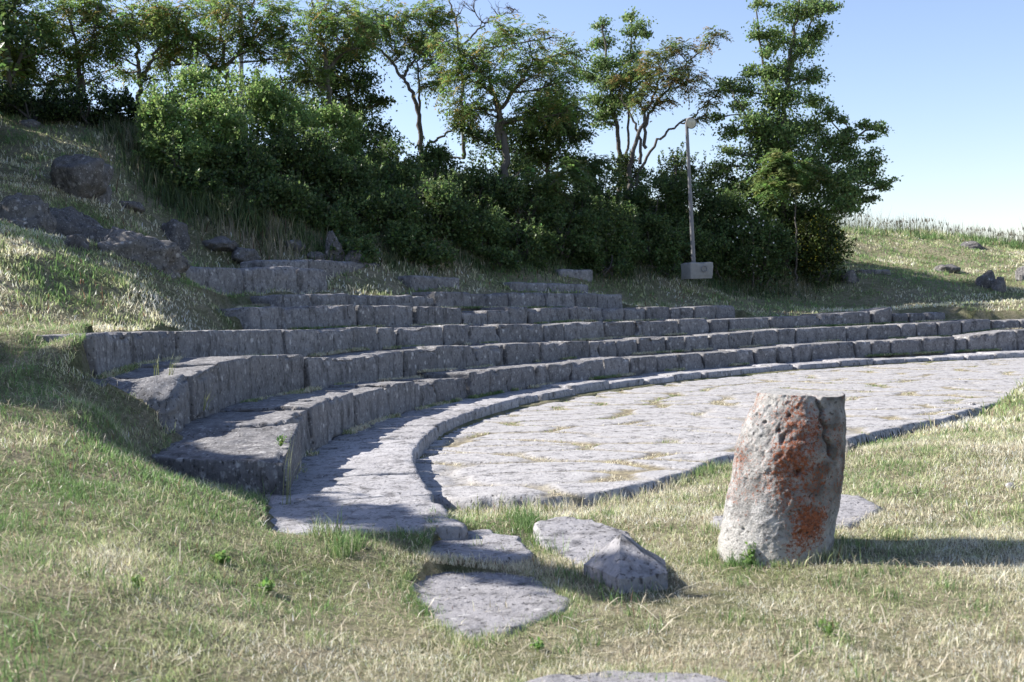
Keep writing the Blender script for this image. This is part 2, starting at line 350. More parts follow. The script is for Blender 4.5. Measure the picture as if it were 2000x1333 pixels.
# ------------------------------------------------------------------ masonry blocks
def boxgrid(L,D,Hh,s,r,seed,amp,chip=0.):
    """rounded noisy box, x 0..L, y 0..D, z 0..H"""
    n=[max(2,int(round(v/s))) for v in(L,D,Hh)]; V=[];Fq=[];k=0
    dims=np.array([L,D,Hh])
    for ax in range(3):
        a,b=[i for i in range(3) if i!=ax]
        for side in(0,1):
            if ax==2 and side==0: continue
            u=np.linspace(0,1,n[a]+1);v=np.linspace(0,1,n[b]+1);U,Vv=np.meshgrid(u,v,indexing='ij')
            P=np.zeros(U.shape+(3,));P[...,a]=U*dims[a];P[...,b]=Vv*dims[b];P[...,ax]=side*dims[ax]
            m,q=U.shape; id_=k+np.arange(m*q).reshape(m,q)
            f=np.stack([id_[:-1,:-1],id_[1:,:-1],id_[1:,1:],id_[:-1,1:]],-1).reshape(-1,4)
            flip=(side==0)!=(ax==1)
            if flip: f=f[:,::-1]
            V.append(P.reshape(-1,3));Fq.append(f);k+=m*q
    P=np.concatenate(V);Fq=np.concatenate(Fq)
    key=np.round(P*1e4).astype(np.int64); _,fi,inv=np.unique(key,axis=0,return_index=True,return_inverse=True); inv=inv.ravel()
    P=P[fi];Fq=inv[Fq]
    rr=min(r,.45*min(L,D,Hh)); rv=rr*(1+.9*vn(P*3.3+seed*3.1,seed))[:,None]; rv=np.clip(rv,.004,.49*min(L,D,Hh))
    q=np.clip(P,rv,dims-rv); d=P-q; nd=np.linalg.norm(d,axis=1)[:,None]; nrm=d/(nd+1e-9); P2=np.where(nd>1e-9,q+rv*nrm,P)
    w=P2+seed*7.7
    disp=amp*fbm(w*4.5,3,seed)+amp*.5*vn(w*15,seed+3)
    ed=(np.abs(P2-dims/2)>(dims/2-.06)).sum(1)>=2
    c=np.where(ed,np.clip(vn(w*5,seed+9)-.05,0,1)*chip,0)
    P3=P2+nrm*(disp-c)[:,None]
    P3[P[:,2]<1e-6,2]=0
    return P3,Fq
ORD=['first','second','third','fourth','fifth','sixth','seventh','eighth','ninth','tenth','eleventh','twelfth','thirteenth','fourteenth','fifteenth','sixteenth','seventeenth','eighteenth','nineteenth','twentieth','twenty-first','twenty-second','twenty-third','twenty-fourth','twenty-fifth','twenty-sixth','twenty-seventh','twenty-eighth','twenty-ninth','thirtieth','thirty-first','thirty-second','thirty-third','thirty-fourth']
def block(name,t0,t1,R,dep,zb,ztf,seed,label,cat,group,mat='stone',r=.035,amp=.010,chip=.05,gap=.012,s=None,lean=0.,tilt=0.,skew=0.):
    arc=math.radians(t1-t0)*R; ym=pol((t0+t1)/2,R)[1]
    s=s or max(.03,ym*.0024)
    Hm=float(ztf((t0+t1)/2))-zb
    P,Fq=boxgrid(arc-gap,dep,Hm,s,r,seed,amp,chip)
    P[:,0]+=gap/2
    th=t0+np.degrees(P[:,0]/R); zt=ztf(np.clip(th,t0+.01,t1-.01))
    hfrac=P[:,2]/Hm
    th=th+skew*(1-np.clip(P[:,0]/arc,0,1))*P[:,1]/dep
    z=zb+hfrac*(zt-zb)+tilt*(P[:,0]/arc-.5)*hfrac
    rr=R+P[:,1]+lean*hfrac
    tr=np.radians(th); x=C[0]-rr*np.cos(tr); y=C[1]+rr*np.sin(tr)
    o=np.array([*pol((t0+t1)/2,R),zb])
    ob=mesh(name,np.stack([x,y,z],1)-o,Fq,M[mat]); ob.location=o.tolist(); tag(ob,label,cat,group); return ob
def jt(k,pxs,py): return [atR(p,py,RK[k])[0] for p in pxs]
ROWN={1:'lowest',2:'second',3:'third',4:'fourth',5:'fifth',6:'sixth',7:'seventh'}
sd=[100]
def row(k,js,gn,special={},zbf=None,word=None,dep=.93,first=1,low={}):
    rs=R_(k*31+first)
    for i,(a,b) in enumerate(zip(js[:-1],js[1:])):
        sd[0]+=1; dz=rs.uniform(-.03,.02); dr=rs.uniform(-.025,.04)
        sl=rs.uniform(-.012,.012); mid=(a+b)/2
        lowz=low.get(i,0)
        f=lambda th,dz=dz,sl=sl,mid=mid,w=(b-a),lz=lowz: zk(k,th)+dz+lz+sl*(np.asarray(th)-mid)/w
        zb=float(min(zk(k-1,a),zk(k-1,b)))-.05 if zbf is None else zbf
        w=b-a; arc=math.radians(w)*RK[k]
        size='long' if arc>1.15 else 'short' if arc<.55 else 'medium'
        lab=special.get(i) or 'rough grey limestone seat block, %s from the left in the %s seat row'%(ORD[i+first-1],word or ROWN[k]+(' (bottom)' if False else ''))
        block('seat_block',a,b,RK[k]+dr,dep,zb,f,sd[0],lab,'stone block',gn,r=rs.uniform(.008,.022),chip=rs.uniform(.05,.18),amp=rs.uniform(.005,.014),gap=rs.choice([.008,.015,.025,.05]),lean=rs.uniform(0,.03))
G='stone seat blocks laid in curved rows'
sd[0]+=1
block('seat_block',-8.6,-3.5,16.53,1.22,-.05,lambda t:zk(1,t),sd[0],'broad lichen-spotted block forming the near open end of the bottom seat row','stone block',G,r=.03,amp=.012,chip=.1,skew=2.4,s=.03)
j1=[-3.5,1.2,4.0,8.8,13.6,17.2,20.0,24.0]
row(1,j1,G,{},dep=1.0,first=2)
j1b=[24.0]+jt(1,[955,990,1050,1074,1116,1179,1230,1284,1327,1374,1441,1477,1518,1552,1588,1673,1703,1743,1804,1869,1892,1986],700)
row(1,j1b+[87,91,95],G,{},first=9,word='lowest')
p2=[365,430,600,694,790,857,932,990,1056,1108,1153,1173,1208,1251,1302,1338,1386,1424,1471,1522,1558,1656,1698,1762,1793,1834,1881,1939,1994]
j2=[-1.7]+[t for t in jt(2,p2[1:],690)]
row(2,j2+[90,94],G,{},first=2,low={27:.0})
sd[0]+=1
block('seat_block',-4.2,-1.75,17.62,1.15,.45,lambda t:np.interp(t,[-4.2,-3,-1.7],[.86,1.02,1.07]),sd[0],'big sloping lichened end stone where the second seat row meets the grass bank','stone block',G,r=.16,amp=.03,chip=.12,s=.035)
p3=[185,262,345,440,558,620,690,742,782,870,922,978,1063,1105,1182,1240,1271,1330,1390,1424,1505,1606,1703]
j3=[-1.6]+jt(3,p3[1:],660); j3[1]=max(j3[1],.3)
row(3,j3,G,{},low={14:0})
t0,t1=jt(3,[1704,1743],630); sd[0]+=1
block('seat_block',t0+.1,t1,18.52,.9,.8,lambda t:zk(3,t)+.05,sd[0],'tilted pale limestone block standing proud at the right end of the third seat row','stone block',G,tilt=.10,r=.03)
js=jt(3,[1746,1778,1812,1850],615)
for i in range(3):
    sd[0]+=1; block('kerb_stone',js[i]+.1,js[i+1],18.6,.5,.85,lambda t,i=i:1.09-.0*i+(np.asarray(t)*0),sd[0],'low half-buried stone, %s of three in a line right of the tilted block'%ORD[i],'stone',None,r=.05,amp=.02)
p4=[490,550,606,684,700,762,815,868,904]
row(4,jt(4,p4,620),G)
row(4,jt(4,[904,952,995,1030,1060,1116,1128,1155,1181,1220,1264,1310,1356,1400,1439],620),G,{0:'broken low rubble stone in the notch of the fourth seat row'},first=9,low={0:-.12,1:-.05,2:-.01,3:-.05})
for i,(a,b) in enumerate(zip([545,610,684,738,808],[610,682,738,808,850])):
    sd[0]+=1;ta,tb=jt(5,[a,b],585); block('seat_block',ta,tb,20.45,.8,1.6,lambda t,i=i:1.93+[.02,.03,.0,-.02,-.05][i]+np.asarray(t)*0,sd[0],'sunken dark block in grass, %s from the left in the fifth seat row'%ORD[i],'stone block',G,r=.04,amp=.015,chip=.1)
row(5,jt(5,[852,922,995,1067,1122,1168,1219],585),G,{0:'angular block with a sunlit left end in the fifth row above the notch'},first=6)
def loose(k,a,b,ta,tb,zb,label,seed,**kw):
    t0,t1=jt(k,[a,b],550); z0=atR(a,ta,RK[k])[1];z1=atR(b,tb,RK[k])[1]
    block('loose_block',t0,t1,RK[k],kw.pop('dep',.75),zb,lambda t:np.interp(t,[t0,t1],[z0,z1]),seed,label,'stone block','loose stone blocks above the seating',**kw)
loose(6,345,478,520,524,1.85,'long dark loose block at the left tip of the upper bank, leftmost of three',501,r=.05,amp=.02)
loose(6,479,582,524,522,1.88,'white lichened loose block in the middle of the trio on the left slope',502,r=.07,amp=.025)
loose(6,583,642,523,526,1.9,'rounded dark block at the right end of the trio above the left slope',503,r=.1,amp=.025)
loose(7,520,605,508,508,2.2,'flat pale loose block behind the trio of blocks, left half of the pair',504,r=.05,amp=.02)
loose(7,606,745,507,514,2.15,'long grey loose block behind the trio of blocks, right half of the pair',505,r=.06,amp=.02)
loose(6,806,900,538,543,1.85,'single squared loose block lying alone in the grass above the fifth row',506,r=.035,amp=.012)
loose(6,998,1072,551,553,1.75,'left block of the pair topping the sixth row in mid slope',507,r=.04)
loose(6,1073,1151,553,556,1.75,'right block of the pair topping the sixth row in mid slope',508,r=.04)
loose(7,1095,1160,526,527,2.1,'small grey block in the shade at the foot of the shrubs',509,r=.04)
# ledge slabs round the orchestra
rs=R_(77); t=-14.8; i=0; lj=[t]
while t<92:
    t+=rs.uniform(2.6,5.2); lj.append(t)
for i,(a,b) in enumerate(zip(lj[:-1],lj[1:])):
    dz=rs.uniform(-.012,.012) if a<22 else rs.uniform(-.04,.02); dr=rs.uniform(-.09,.09) if a>22 else rs.uniform(-.012,.012)
    z_=.15 if b<45 else .15-.001*(b-45)
    base=float(np.interp((a+b)/2,[-14,-8,0,15,30,97],[15.35,15.40,15.54,15.72,15.84,15.62]))
    R1_=[float(np.interp(q,[-14,-8,0,15,30,97],[15.35,15.40,15.54,15.72,15.84,15.62])) for q in (a,b)]
    P,Fq=boxgrid(math.radians(b-a)*16,16.72-base-dr,.35,max(.04,pol(a,16)[1]*.0032),.022,900+i,.006,.06)
    arc=math.radians(b-a)*16; P[:,0]=P[:,0]*(arc-.012)/arc+.006
    th=a+np.degrees(P[:,0]/16); rr=P[:,1]+base+dr; edge=np.interp(th,[a,b],R1_)-base; rr=rr+edge*(1-np.clip(P[:,1]/1.0,0,1))
    endc=np.where(i==0,np.clip(1-(th-a)/(b-a),0,1)*.25*vn(np.stack([rr*3,rr,rr],1),4),0)
    tr=np.radians(th+endc*3); x=C[0]-rr*np.cos(tr); y=C[1]+rr*np.sin(tr); z=P[:,2]-.35+z_+dz
    o=np.array([*pol((a+b)/2,16.1),-.2]); ob=mesh('kerb_slab',np.stack([x,y,z],1)-o,Fq,M['slab']); ob.location=o.tolist()
    tag(ob,'broad flat end slab of the walkway kerb nearest the viewer, grass at its tip' if i==0 else 'flat walkway slab edging the orchestra, %s along from the near end'%ORD[min(i,33)],'kerb slab','slabs of the curved walkway kerb')
# ------------------------------------------------------------------ free stones
def flat_stone(name,poly,zt,th,label,seed,cat='stone slab',group=None,tiltv=(0,0),mat='turfstone',amp=.01,rings=22,nseg=120):
    P=np.asarray(poly,float); c=P.mean(0); zb_=hbase(np.array([P[:,0].mean(),*P[:,0]]),np.array([P[:,1].mean(),*P[:,1]])); zt=zt+float(np.median(zb_)); d=np.roll(P,-1,0)-P; L=np.r_[0,np.cumsum(np.hypot(*d.T))]; Pc=np.r_[P,P[:1]]
    s=np.linspace(0,L[-1],nseg,endpoint=False); bx=np.interp(s,L,Pc[:,0]);by=np.interp(s,L,Pc[:,1])
    for _ in range(2): bx=(np.roll(bx,1)+bx*2+np.roll(bx,-1))/4; by=(np.roll(by,1)+by*2+np.roll(by,-1))/4
    jn=fb2(bx*1.,by,.12,4,seed)*.035; V=[]
    for k in range(rings+1):
        f=k/rings; V.append(np.stack([c[0]+(bx+jn-c[0])*f,c[1]+(by+jn-c[1])*f,np.full(nseg,zt-.02*max(0,(f-.93)/.07)**2)],1))
    for q in(.25,1.): V.append(np.stack([c[0]+(bx+jn-c[0])*(1+.01*q),c[1]+(by+jn-c[1])*(1+.01*q),np.full(nseg,zt-.02-th*q)],1))
    V=np.concatenate(V); V[:,2]+=fb2(V[:,0],V[:,1],.4,4,seed)*amp*1.6+(V[:,0]-c[0])*tiltv[0]+(V[:,1]-c[1])*tiltv[1]
    m=rings+3; i=np.arange(m-1)[:,None]*nseg;j=np.arange(nseg)[None];k=(j+1)%nseg
    Fq=np.stack([i+j,i+nseg+j,i+nseg+k,i+k],-1).reshape(-1,4)
    o=np.array([c[0],c[1],zt-th]); ob=mesh(name,V-o,Fq,M[mat]); ob.location=o.tolist(); return tag(ob,label,cat,group)
flat_stone('ground_slab',SLw['upper'],.008,.15,'small flat slab sunk in the turf just beyond the big foreground slab',1)
flat_stone('ground_slab',SLw['big'],.008,.15,'large smooth grey slab sunk in the turf at bottom centre, shadow band across it',2,amp=.008)
flat_stone('ground_slab',SLw['bottom'],.012,.15,'pale slab cut by the bottom edge of the view, straw around it',3)
flat_stone('ground_slab',SLw['behind'],.03,.15,'pale rough slab lying in the grass directly behind the column stump',4,amp=.015)
flat_stone('ground_slab',SLw['flat'],.05,.15,'flat mottled stone beside the pointed wedge stone',5,amp=.02,tiltv=(0,.08))
def boulder(name,pos,dim,seed,label,cat='rock',group=None,mat='rock',n=56,planes=26,amp=.07,rough=.5,rot=0,sink=.2,lo=.72):
    rs=R_(seed); th=np.linspace(0,math.pi,n//2+1); ph=np.linspace(0,2*math.pi,n,endpoint=False); T,Pp=np.meshgrid(th,ph,indexing='ij')
    D=np.stack([np.sin(T)*np.cos(Pp),np.sin(T)*np.sin(Pp),np.cos(T)],-1).reshape(-1,3)
    nn=rs.normal(size=(planes,3)); nn/=np.linalg.norm(nn,axis=1)[:,None]; dd=rs.uniform(lo,1.,planes)
    q=D@nn.T; r=np.where(q>.05,dd/np.maximum(q,.05),9).min(1); r=np.minimum(r,1.15)
    r=r*(1+amp*fbm(D*2.2+seed,4,seed,.55)+amp*.5*np.abs(vn(D*7+seed,seed+1)))
    P=D*r[:,None]*np.asarray(dim)/2; P[:,2]+=dim[2]*(.5-sink)
    c,s=math.cos(rot),math.sin(rot); P=np.stack([P[:,0]*c-P[:,1]*s,P[:,0]*s+P[:,1]*c,P[:,2]],1)
    m=n//2+1;i=np.arange(m-1)[:,None]*n;j=np.arange(n)[None];k=(j+1)%n
    Fq=np.stack([i+j,i+n+j,i+n+k,i+k],-1).reshape(-1,4)
    ob=mesh(name,P,Fq,M[mat]); ob.location=[float(v) for v in pos]; return tag(ob,label,cat,group)
def bpx(px,py,w,h,Yd,seed,label,name='boulder',dep=1.,**k):
    """rock whose outline is w x h pixels centred on px,py at depth Yd, footed on the ground"""
    ys=np.arange(max(4,Yd-9),Yd+9,.1); rr_=ray(px,py+h/2); q=hbase(rr_[0]*ys/rr_[1],ys)-(rr_[2]*ys/rr_[1]+HE); hit=np.where(q>0)[0]
    if len(hit): Yd=float(ys[hit[0]])
    p=at(px,py+h/2,Yd); s=Yd/F; sink=k.pop('sink',.55)
    z=float(H(np.array([p[0]]),np.array([p[1]]))[0]); top=at(px,py-h/2,Yd)[2]
    hh=max((top-min(z,p[2]+.05))/(1-sink),h*s)
    zz=top-hh*(1-sink)
    return boulder(name,(p[0],p[1],zz),(w*s,w*s*dep,hh*1.0),seed,label,sink=sink,**k)
bpx(158,335,112,84,23.4,11,'big round pale-topped boulder high on the left slope',amp=.1,n=80,sink=.3)
bpx(196,372,50,34,23.0,12,'brown lower stone tucked under the big round boulder',amp=.1)
bpx(120,432,250,50,20.6,13,'long dark rock outcrop across the left slope below the round boulder','rock_outcrop',dep=.4,sink=.72,amp=.14,n=90)
bpx(20,412,200,50,20.9,14,'dark broken rock outcrop at the left edge of the view','rock_outcrop',dep=.5,sink=.72,amp=.16,n=90)
bpx(265,478,210,40,19.3,15,'dark jagged ledge of rock running down toward the three loose blocks','rock_outcrop',dep=.45,sink=.72,amp=.15,n=90)
bpx(150,470,54,26,18.6,16,'small pale stone below the long dark outcrop',amp=.12)
bpx(342,443,60,44,21.4,17,'leaning pointed grey rock in mid slope left of the shrubs',amp=.12,rot=.6)
bpx(256,400,56,14,22.4,18,'flat sliver of rock right of the round boulder',amp=.1)
bpx(432,474,80,20,22.2,19,'low grey rock behind the left tip of the upper blocks',amp=.1)
bpx(478,492,66,22,22.,20,'crumbling grey rock just left of the paired loose blocks',amp=.12)
bpx(572,474,50,16,23.6,21,'small low rock at the shrub foot above the paired blocks',amp=.1)
bpx(650,484,46,44,23.8,22,'upright pointed stone at the foot of the shrubs',amp=.12,dep=.6)
bpx(692,498,54,22,24,23,'slanting grey stone right of the upright pointed stone',amp=.12)
bpx(618,500,46,16,23.4,24,'grey stone left of the upright pointed stone',amp=.12)
bpx(58,238,40,14,27,25,'thin pale stone at the top of the left slope under the trees',amp=.1)
bpx(285,493,40,18,18.9,26,'small pale scrap of rock above the sunlit grass bank',amp=.1)
bpx(1658,537,40,18,36,27,'small low block left of the squared block on the right slope',amp=.05)
bpx(1928,545,50,30,36.5,28,'rugged pale rock on the right grassy slope',amp=.14)
bpx(1950,556,30,24,36.2,35,'rounder rock leaning on the rugged pale rock at right',amp=.12)
bpx(1848,522,56,14,40,29,'low flat rock in the shadow on the right slope',amp=.12)
bpx(1893,478,52,12,44.6,30,'flat grey rock on the crest of the right slope',amp=.1)
bpx(1996,535,26,26,38,31,'dark rock at the right edge of the view',amp=.1)
bpx(1655,874,34,22,12,33,'small dark stone at the paving edge just right of the column top',amp=.12)
bpx(1972,946,20,12,9.3,34,'small white pebble in the right-hand grass',name='pebble',mat='slab',amp=.05)
bpx(1405,1012,30,16,8.4,36,'little pale stone in the grass left of the column stump',mat='slab',amp=.08)
for i,(px,py,w,h) in enumerate([(1862,797,30,12),(1893,792,26,10),(1915,799,22,10),(1880,806,30,9)]):
    bpx(px,py,w,h,15.3,60+i,'crusty white lump of stone on the far paving edge, %s of four'%ORD[i],mat='slab',amp=.2,n=40)
# squared block on right slope
bx,by,bz=at(1708,548,36); 
for i,(px,w) in enumerate([(1693,30),(1724,32)]):
    P,Fq=boxgrid(w*36/F,.5,.42,.05,.06,300+i,.015,.06); p=at(px-w/2,548,36); ob=mesh('loose_block',P,Fq,M['stone']); ob.location=(p[0],p[1],p[2]-.08)
    tag(ob,'squared pale block on the right slope, %s half of the pair'%('left','right')[i],'stone block')
# wedge stone
def wedge():
    import bmesh
    bm=bmesh.new()
    pts=[at(1214,1044,6.78),at(1266,1080,6.98),at(1140,1104,6.8),at(1210,1130,6.38),at(1304,1120,6.5),at(1298,1094,7.0)]
    c=np.mean(pts,0); c[2]=0
    for p in pts: bm.verts.new(p-c)
    for p in pts[2:]: bm.verts.new((p-c)*np.array([1,1,0])+np.array([0,0,-.15]))
    bmesh.ops.convex_hull(bm,input=bm.verts)
    bmesh.ops.triangulate(bm,faces=bm.faces)
    for _ in range(4): bmesh.ops.subdivide_edges(bm,edges=bm.edges,cuts=1,use_grid_fill=True); bmesh.ops.triangulate(bm,faces=bm.faces)
    bm.verts.ensure_lookup_table(); V=np.array([v.co[:] for v in bm.verts]); V+=np.stack([fbm(V*7+i*5,4,5+i) for i in range(3)],1)*.009
    Fq=np.array([[v.index for v in f.verts] for f in bm.faces]); ob=mesh('wedge_stone',V,Fq,M['turfstone'],smooth=False); ob.location=c.tolist()
    tag(ob,'pointed wedge-shaped stone with a dark shaded side, left of the column stump','stone')
wedge()
# ------------------------------------------------------------------ column stump
def pillar():
    keys=[(1511,1118,222),(1513,1085,222),(1520,1030,219),(1532,960,216),(1545,870,211),(1553,820,196),(1561,790,176),(1566,768,168)]
    Yp=7.15; s=Yp/F; zz=[];cc=[];rr=[]
    for a,b,w in keys: p=at(a,b-0,Yp); zz.append(p[2]);cc.append(p[0]);rr.append(w*s/2)
    zz[0]=-.2
    n=300;m=190; z=np.linspace(-.15,zz[-1],m); ph=np.linspace(0,2*math.pi,n,endpoint=False)
    Zg,Pg=np.meshgrid(z,ph,indexing='ij'); Rg=np.interp(Zg,zz,rr); Cg=np.interp(Zg,zz,cc)
    ca,sa=np.cos(Pg),np.sin(Pg)
    # broken left shoulder: the taper is on the left side only
    D=np.stack([ca*2.2,sa*2.2,Zg*6.5],-1).reshape(-1,3)
    hn=(Zg-zz[1])/(zz[-1]-zz[1])
    dis=(.007*fbm(D*1.0,3,4)+.0035*fbm(D*5,4,8,.6)).reshape(Zg.shape)
    pits=np.clip(vn(D*3.5,31)-.68,0,1).reshape(Zg.shape)*.07; 
    left=np.clip(-ca*.8-sa*.3,0,1); rough=1+1.3*left*np.clip((hn-.35)*3,0,1)
    # split: groove running from the top centre down to the right
    gx_=np.interp(hn,[.55,.68,.8,.9,1.],[.66,.50,.36,.24,.12]); lat=ca-gx_+.03*np.sin(hn*60)
    front=(sa<0)
    cr=np.where(front&(hn>.60),np.exp(-(lat/np.interp(hn,[.6,.7,.85,1],[.02,.05,.03,.035]))**2),0)*np.clip((hn-.6)*12,0,1)
    hole=np.exp(-(((ca+.06)/.05)**2+((hn-.56)/.018)**2))*front
    Rr=Rg+dis*rough-pits*rough-.055*cr-.05*hole
    # right upper chunk slightly recessed and smoother
    ch=np.where(front&(hn>.62),np.clip(lat*8,0,1),0); Rr-=.004*ch
    X=Cg+Rr*ca; Yy=Yp+.02+Rr*sa; V=np.stack([X,Yy,Zg],-1).reshape(-1,3)
    tz=zz[-1]
    top=[];
    rg=24
    for k in range(1,rg+1):
        f=1-k/rg; q=V[(m-1)*n:(m)*n].copy(); c0=np.array([cc[-1],Yp+.02,tz]); q=c0+(q-c0)*f
        top.append(q)
    top=np.concatenate(top); V=np.concatenate([V,top])
    # uneven top
    up=V[:,2]>tz-.12
    lift=fbm(V*np.array([6,6,0])+3,3,12)*.006+.012*(np.clip((cc[-1]-.02-V[:,0])*9,-1,1)) -.012*np.exp(-((V[:,0]-cc[-1]-.035)/.02)**2)
    V[:,2]+=np.where(up,lift*np.clip((V[:,2]-tz+.12)/.12,0,1),0)
    tot=m+rg; i=np.arange(tot-1)[:,None]*n;j=np.arange(n)[None];k=(j+1)%n
    Fq=np.stack([i+j,i+k,i+n+k,i+n+j],-1).reshape(-1,4)
    # lichen masks; green also puts the shade of the right side into the colour
    ca_=np.r_[ca.ravel(),np.zeros(rg*n)];sa_=np.r_[sa.ravel(),np.zeros(rg*n)];hn_=np.r_[hn.ravel(),np.ones(rg*n)]
    nz=fbm(V*5,4,40)*.3
    cen=np.interp(hn_,[0,.3,.6,1],[.30,.28,-.02,-.45]); wid=np.interp(hn_,[0,.15,.6,.9,1],[.30,.40,.6,.65,.4])
    red=np.where(sa_<.3,np.exp(-((ca_-cen)/wid)**2)*.74,0)*np.interp(hn_,[0,.08,.2,.8,.95,1.05],[.3,.7,.95,.9,.6,.2])+nz
    red+=.34*np.clip((-ca_-.8)*5,0,1)*(hn_>.35)
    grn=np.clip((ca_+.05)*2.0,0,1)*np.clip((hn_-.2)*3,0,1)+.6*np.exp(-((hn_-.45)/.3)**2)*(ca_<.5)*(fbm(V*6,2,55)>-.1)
    blu=np.clip((.32-hn_)*4,0,1)*(fbm(V*5,2,66)>.0)+.5*(hn_>.93)*(ca_<.3)
    A=np.stack([np.clip(red,0,1),np.clip(grn,0,1),np.clip(blu,0,1)],1)
    o=np.array([cc[1],Yp,zz[1]]); ob=mesh('column_stump',V-o,Fq,M['pillar'],attr={'tint':A}); ob.location=o.tolist()
    tag(ob,'leaning broken stone column stump with orange lichen and a split top, standing in the lawn','column')
    return cc[1],Yp
PX,PY=pillar()
# ------------------------------------------------------------------ lamp post
def lamp():
    b=at(1356,541,31); t=at(1341,240,31); root=empty('lamp_post',b,'grey metal lamp post with a round floodlight, standing in a concrete block before the shrubs','lamp post')
    s=31/F; P,Fq=boxgrid(54*s,.6,.44,.04,.02,50,.012,.05); P-=np.array([28*s,.35,.06]); 
    P[:,0]+=.06*(P[:,2]>.2)*0; a=.35; P=np.stack([P[:,0]*math.cos(a)-P[:,1]*math.sin(a),P[:,0]*math.sin(a)+P[:,1]*math.cos(a),P[:,2]],1)*np.array([.93,1,1]); P[:,0]+=.06
    mesh('concrete_base',P,Fq,M['concrete'],root)
    m=MB(); aa=np.linspace(0,2*math.pi,25); cc_=np.array([.22,-.36,.2]); m.tube([cc_+np.array([.08*math.cos(q),.0+.03*math.cos(q),.08*math.sin(q)]) for q in aa],.012,6); m.build('ring_mark',M['metal'],root)
    d=t-b; m=MB(); m.tube([d*.07,d*.3,d*.55,d*.56,d*.8,d],[.06,.058,.056,.05,.048,.045],14); m.build('pole',M['metal'],root)
    m=MB(); m.tube([d+np.array([0,0,-.12]),d+np.array([.02,-.03,.1]),d+np.array([.10,-.05,.12])],[.03,.03,.025],8); m.build('bracket',M['metal'],root)
    h=d+np.array([.10,-.02,-.02]); ax=np.array([.25,-.95,-.15]); ax/=np.linalg.norm(ax)
    m=MB(); m.tube([h-ax*.14,h-ax*.12,h-ax*.02,h+ax*.05,h+ax*.07],[.02,.09,.13,.155,.155],24); hd=m.build('lamp_head',M['metal'],root)
    m=MB(); m.tube([h+ax*.055,h+ax*.062,h+ax*.063],[.14,.13,.001],24); m.build('lens',M['glass'],hd)
lamp()
b=at(472,250,42); t=at(470,8,42); root=empty('metal_pole',b,'thin pale metal pole rising among the upper left treetops','pole'); m=MB(); m.tube([[0,0,-.5],(t-b)*.5,t-b],[.09,.085,.08],10); m.build('shaft',M['metal'],root); m=MB(); m.tube([t-b-[.18,0,0],t-b+[.18,0,0]],[.05,.05],8); m.build('crossbar',M['metal'],root)
# ------------------------------------------------------------------ foliage
def leafquads(P,Dr,Nn,L,Wd):
    """diamond leaves: base P, direction Dr, side from Nn"""
    Dr=Dr/(np.linalg.norm(Dr,axis=1)[:,None]+1e-9); S=np.cross(Dr,Nn); S/=np.linalg.norm(S,axis=1)[:,None]+1e-9
    L=L[:,None];Wd=Wd[:,None]
    up=np.cross(S,Dr)
    a=P;b=P+Dr*L*.45+S*Wd+up*L*.05;c=P+Dr*L;d=P+Dr*L*.45-S*Wd+up*L*.05
    V=np.stack([a,b,c,d],1).reshape(-1,3); n=len(P); return V,np.arange(n*4).reshape(n,4)
def colour(n,rs,base,var,alt=None,pa=0):
    c=np.array(base)[None]*np.exp(rs.normal(0,var,(n,1)))*np.exp(rs.normal(0,.10,(n,3)))
    if alt is not None:
        m=rs.rand(n)<pa; c[m]=np.array(alt)[None]*np.exp(rs.normal(0,.2,(m.sum(),1)))
    return np.clip(c,.004,.7)
def rdir(rs,n,zb=0.):
    d=rs.normal(size=(n,3)); d/=np.linalg.norm(d,axis=1)[:,None]; d[:,2]+=zb; return d/np.linalg.norm(d,axis=1)[:,None]
def compound(mb,P,D,rs,base,alt,pa,Lr=.42,pairs=6,ll=.13,lw=.026):
    """pinnate leaves: rachis from P along D drooping, leaflet pairs"""
    n=len(P); D=D/np.linalg.norm(D,axis=1)[:,None]; ln=rs.uniform(.6,1.15,n)*Lr
    col=colour(n,rs,base,.25,alt,pa); S=np.cross(D,np.array([0,0,1.])+rs.normal(0,.35,(n,3))); S/=np.linalg.norm(S,axis=1)[:,None]
    Vs=[];As=[]
    for k in range(1,pairs+1):
        f=k/pairs; q=P+D*(ln*f)[:,None]+np.array([0,0,-1])*(ln*f*f*.45)[:,None]
        dd=D+np.array([0,0,-1])*(f*.8)
        for sg in(-1,1):
            dr=S*sg+dd*.45+rs.normal(0,.12,(n,3))+np.array([0,0,-.25])
            V,_=leafquads(q,dr,rs.normal(0,.3,(n,3))+np.array([0,0,1.]),ll*rs.uniform(.7,1.1,n)*(1.1-.4*abs(f-.5)),np.full(n,lw))
            Vs.append(V);As.append(np.repeat(col*rs.uniform(.85,1.15,(n,1)),4,0))
    V=np.concatenate(Vs); mb.add(V,np.arange(len(V)).reshape(-1,4),np.concatenate(As))
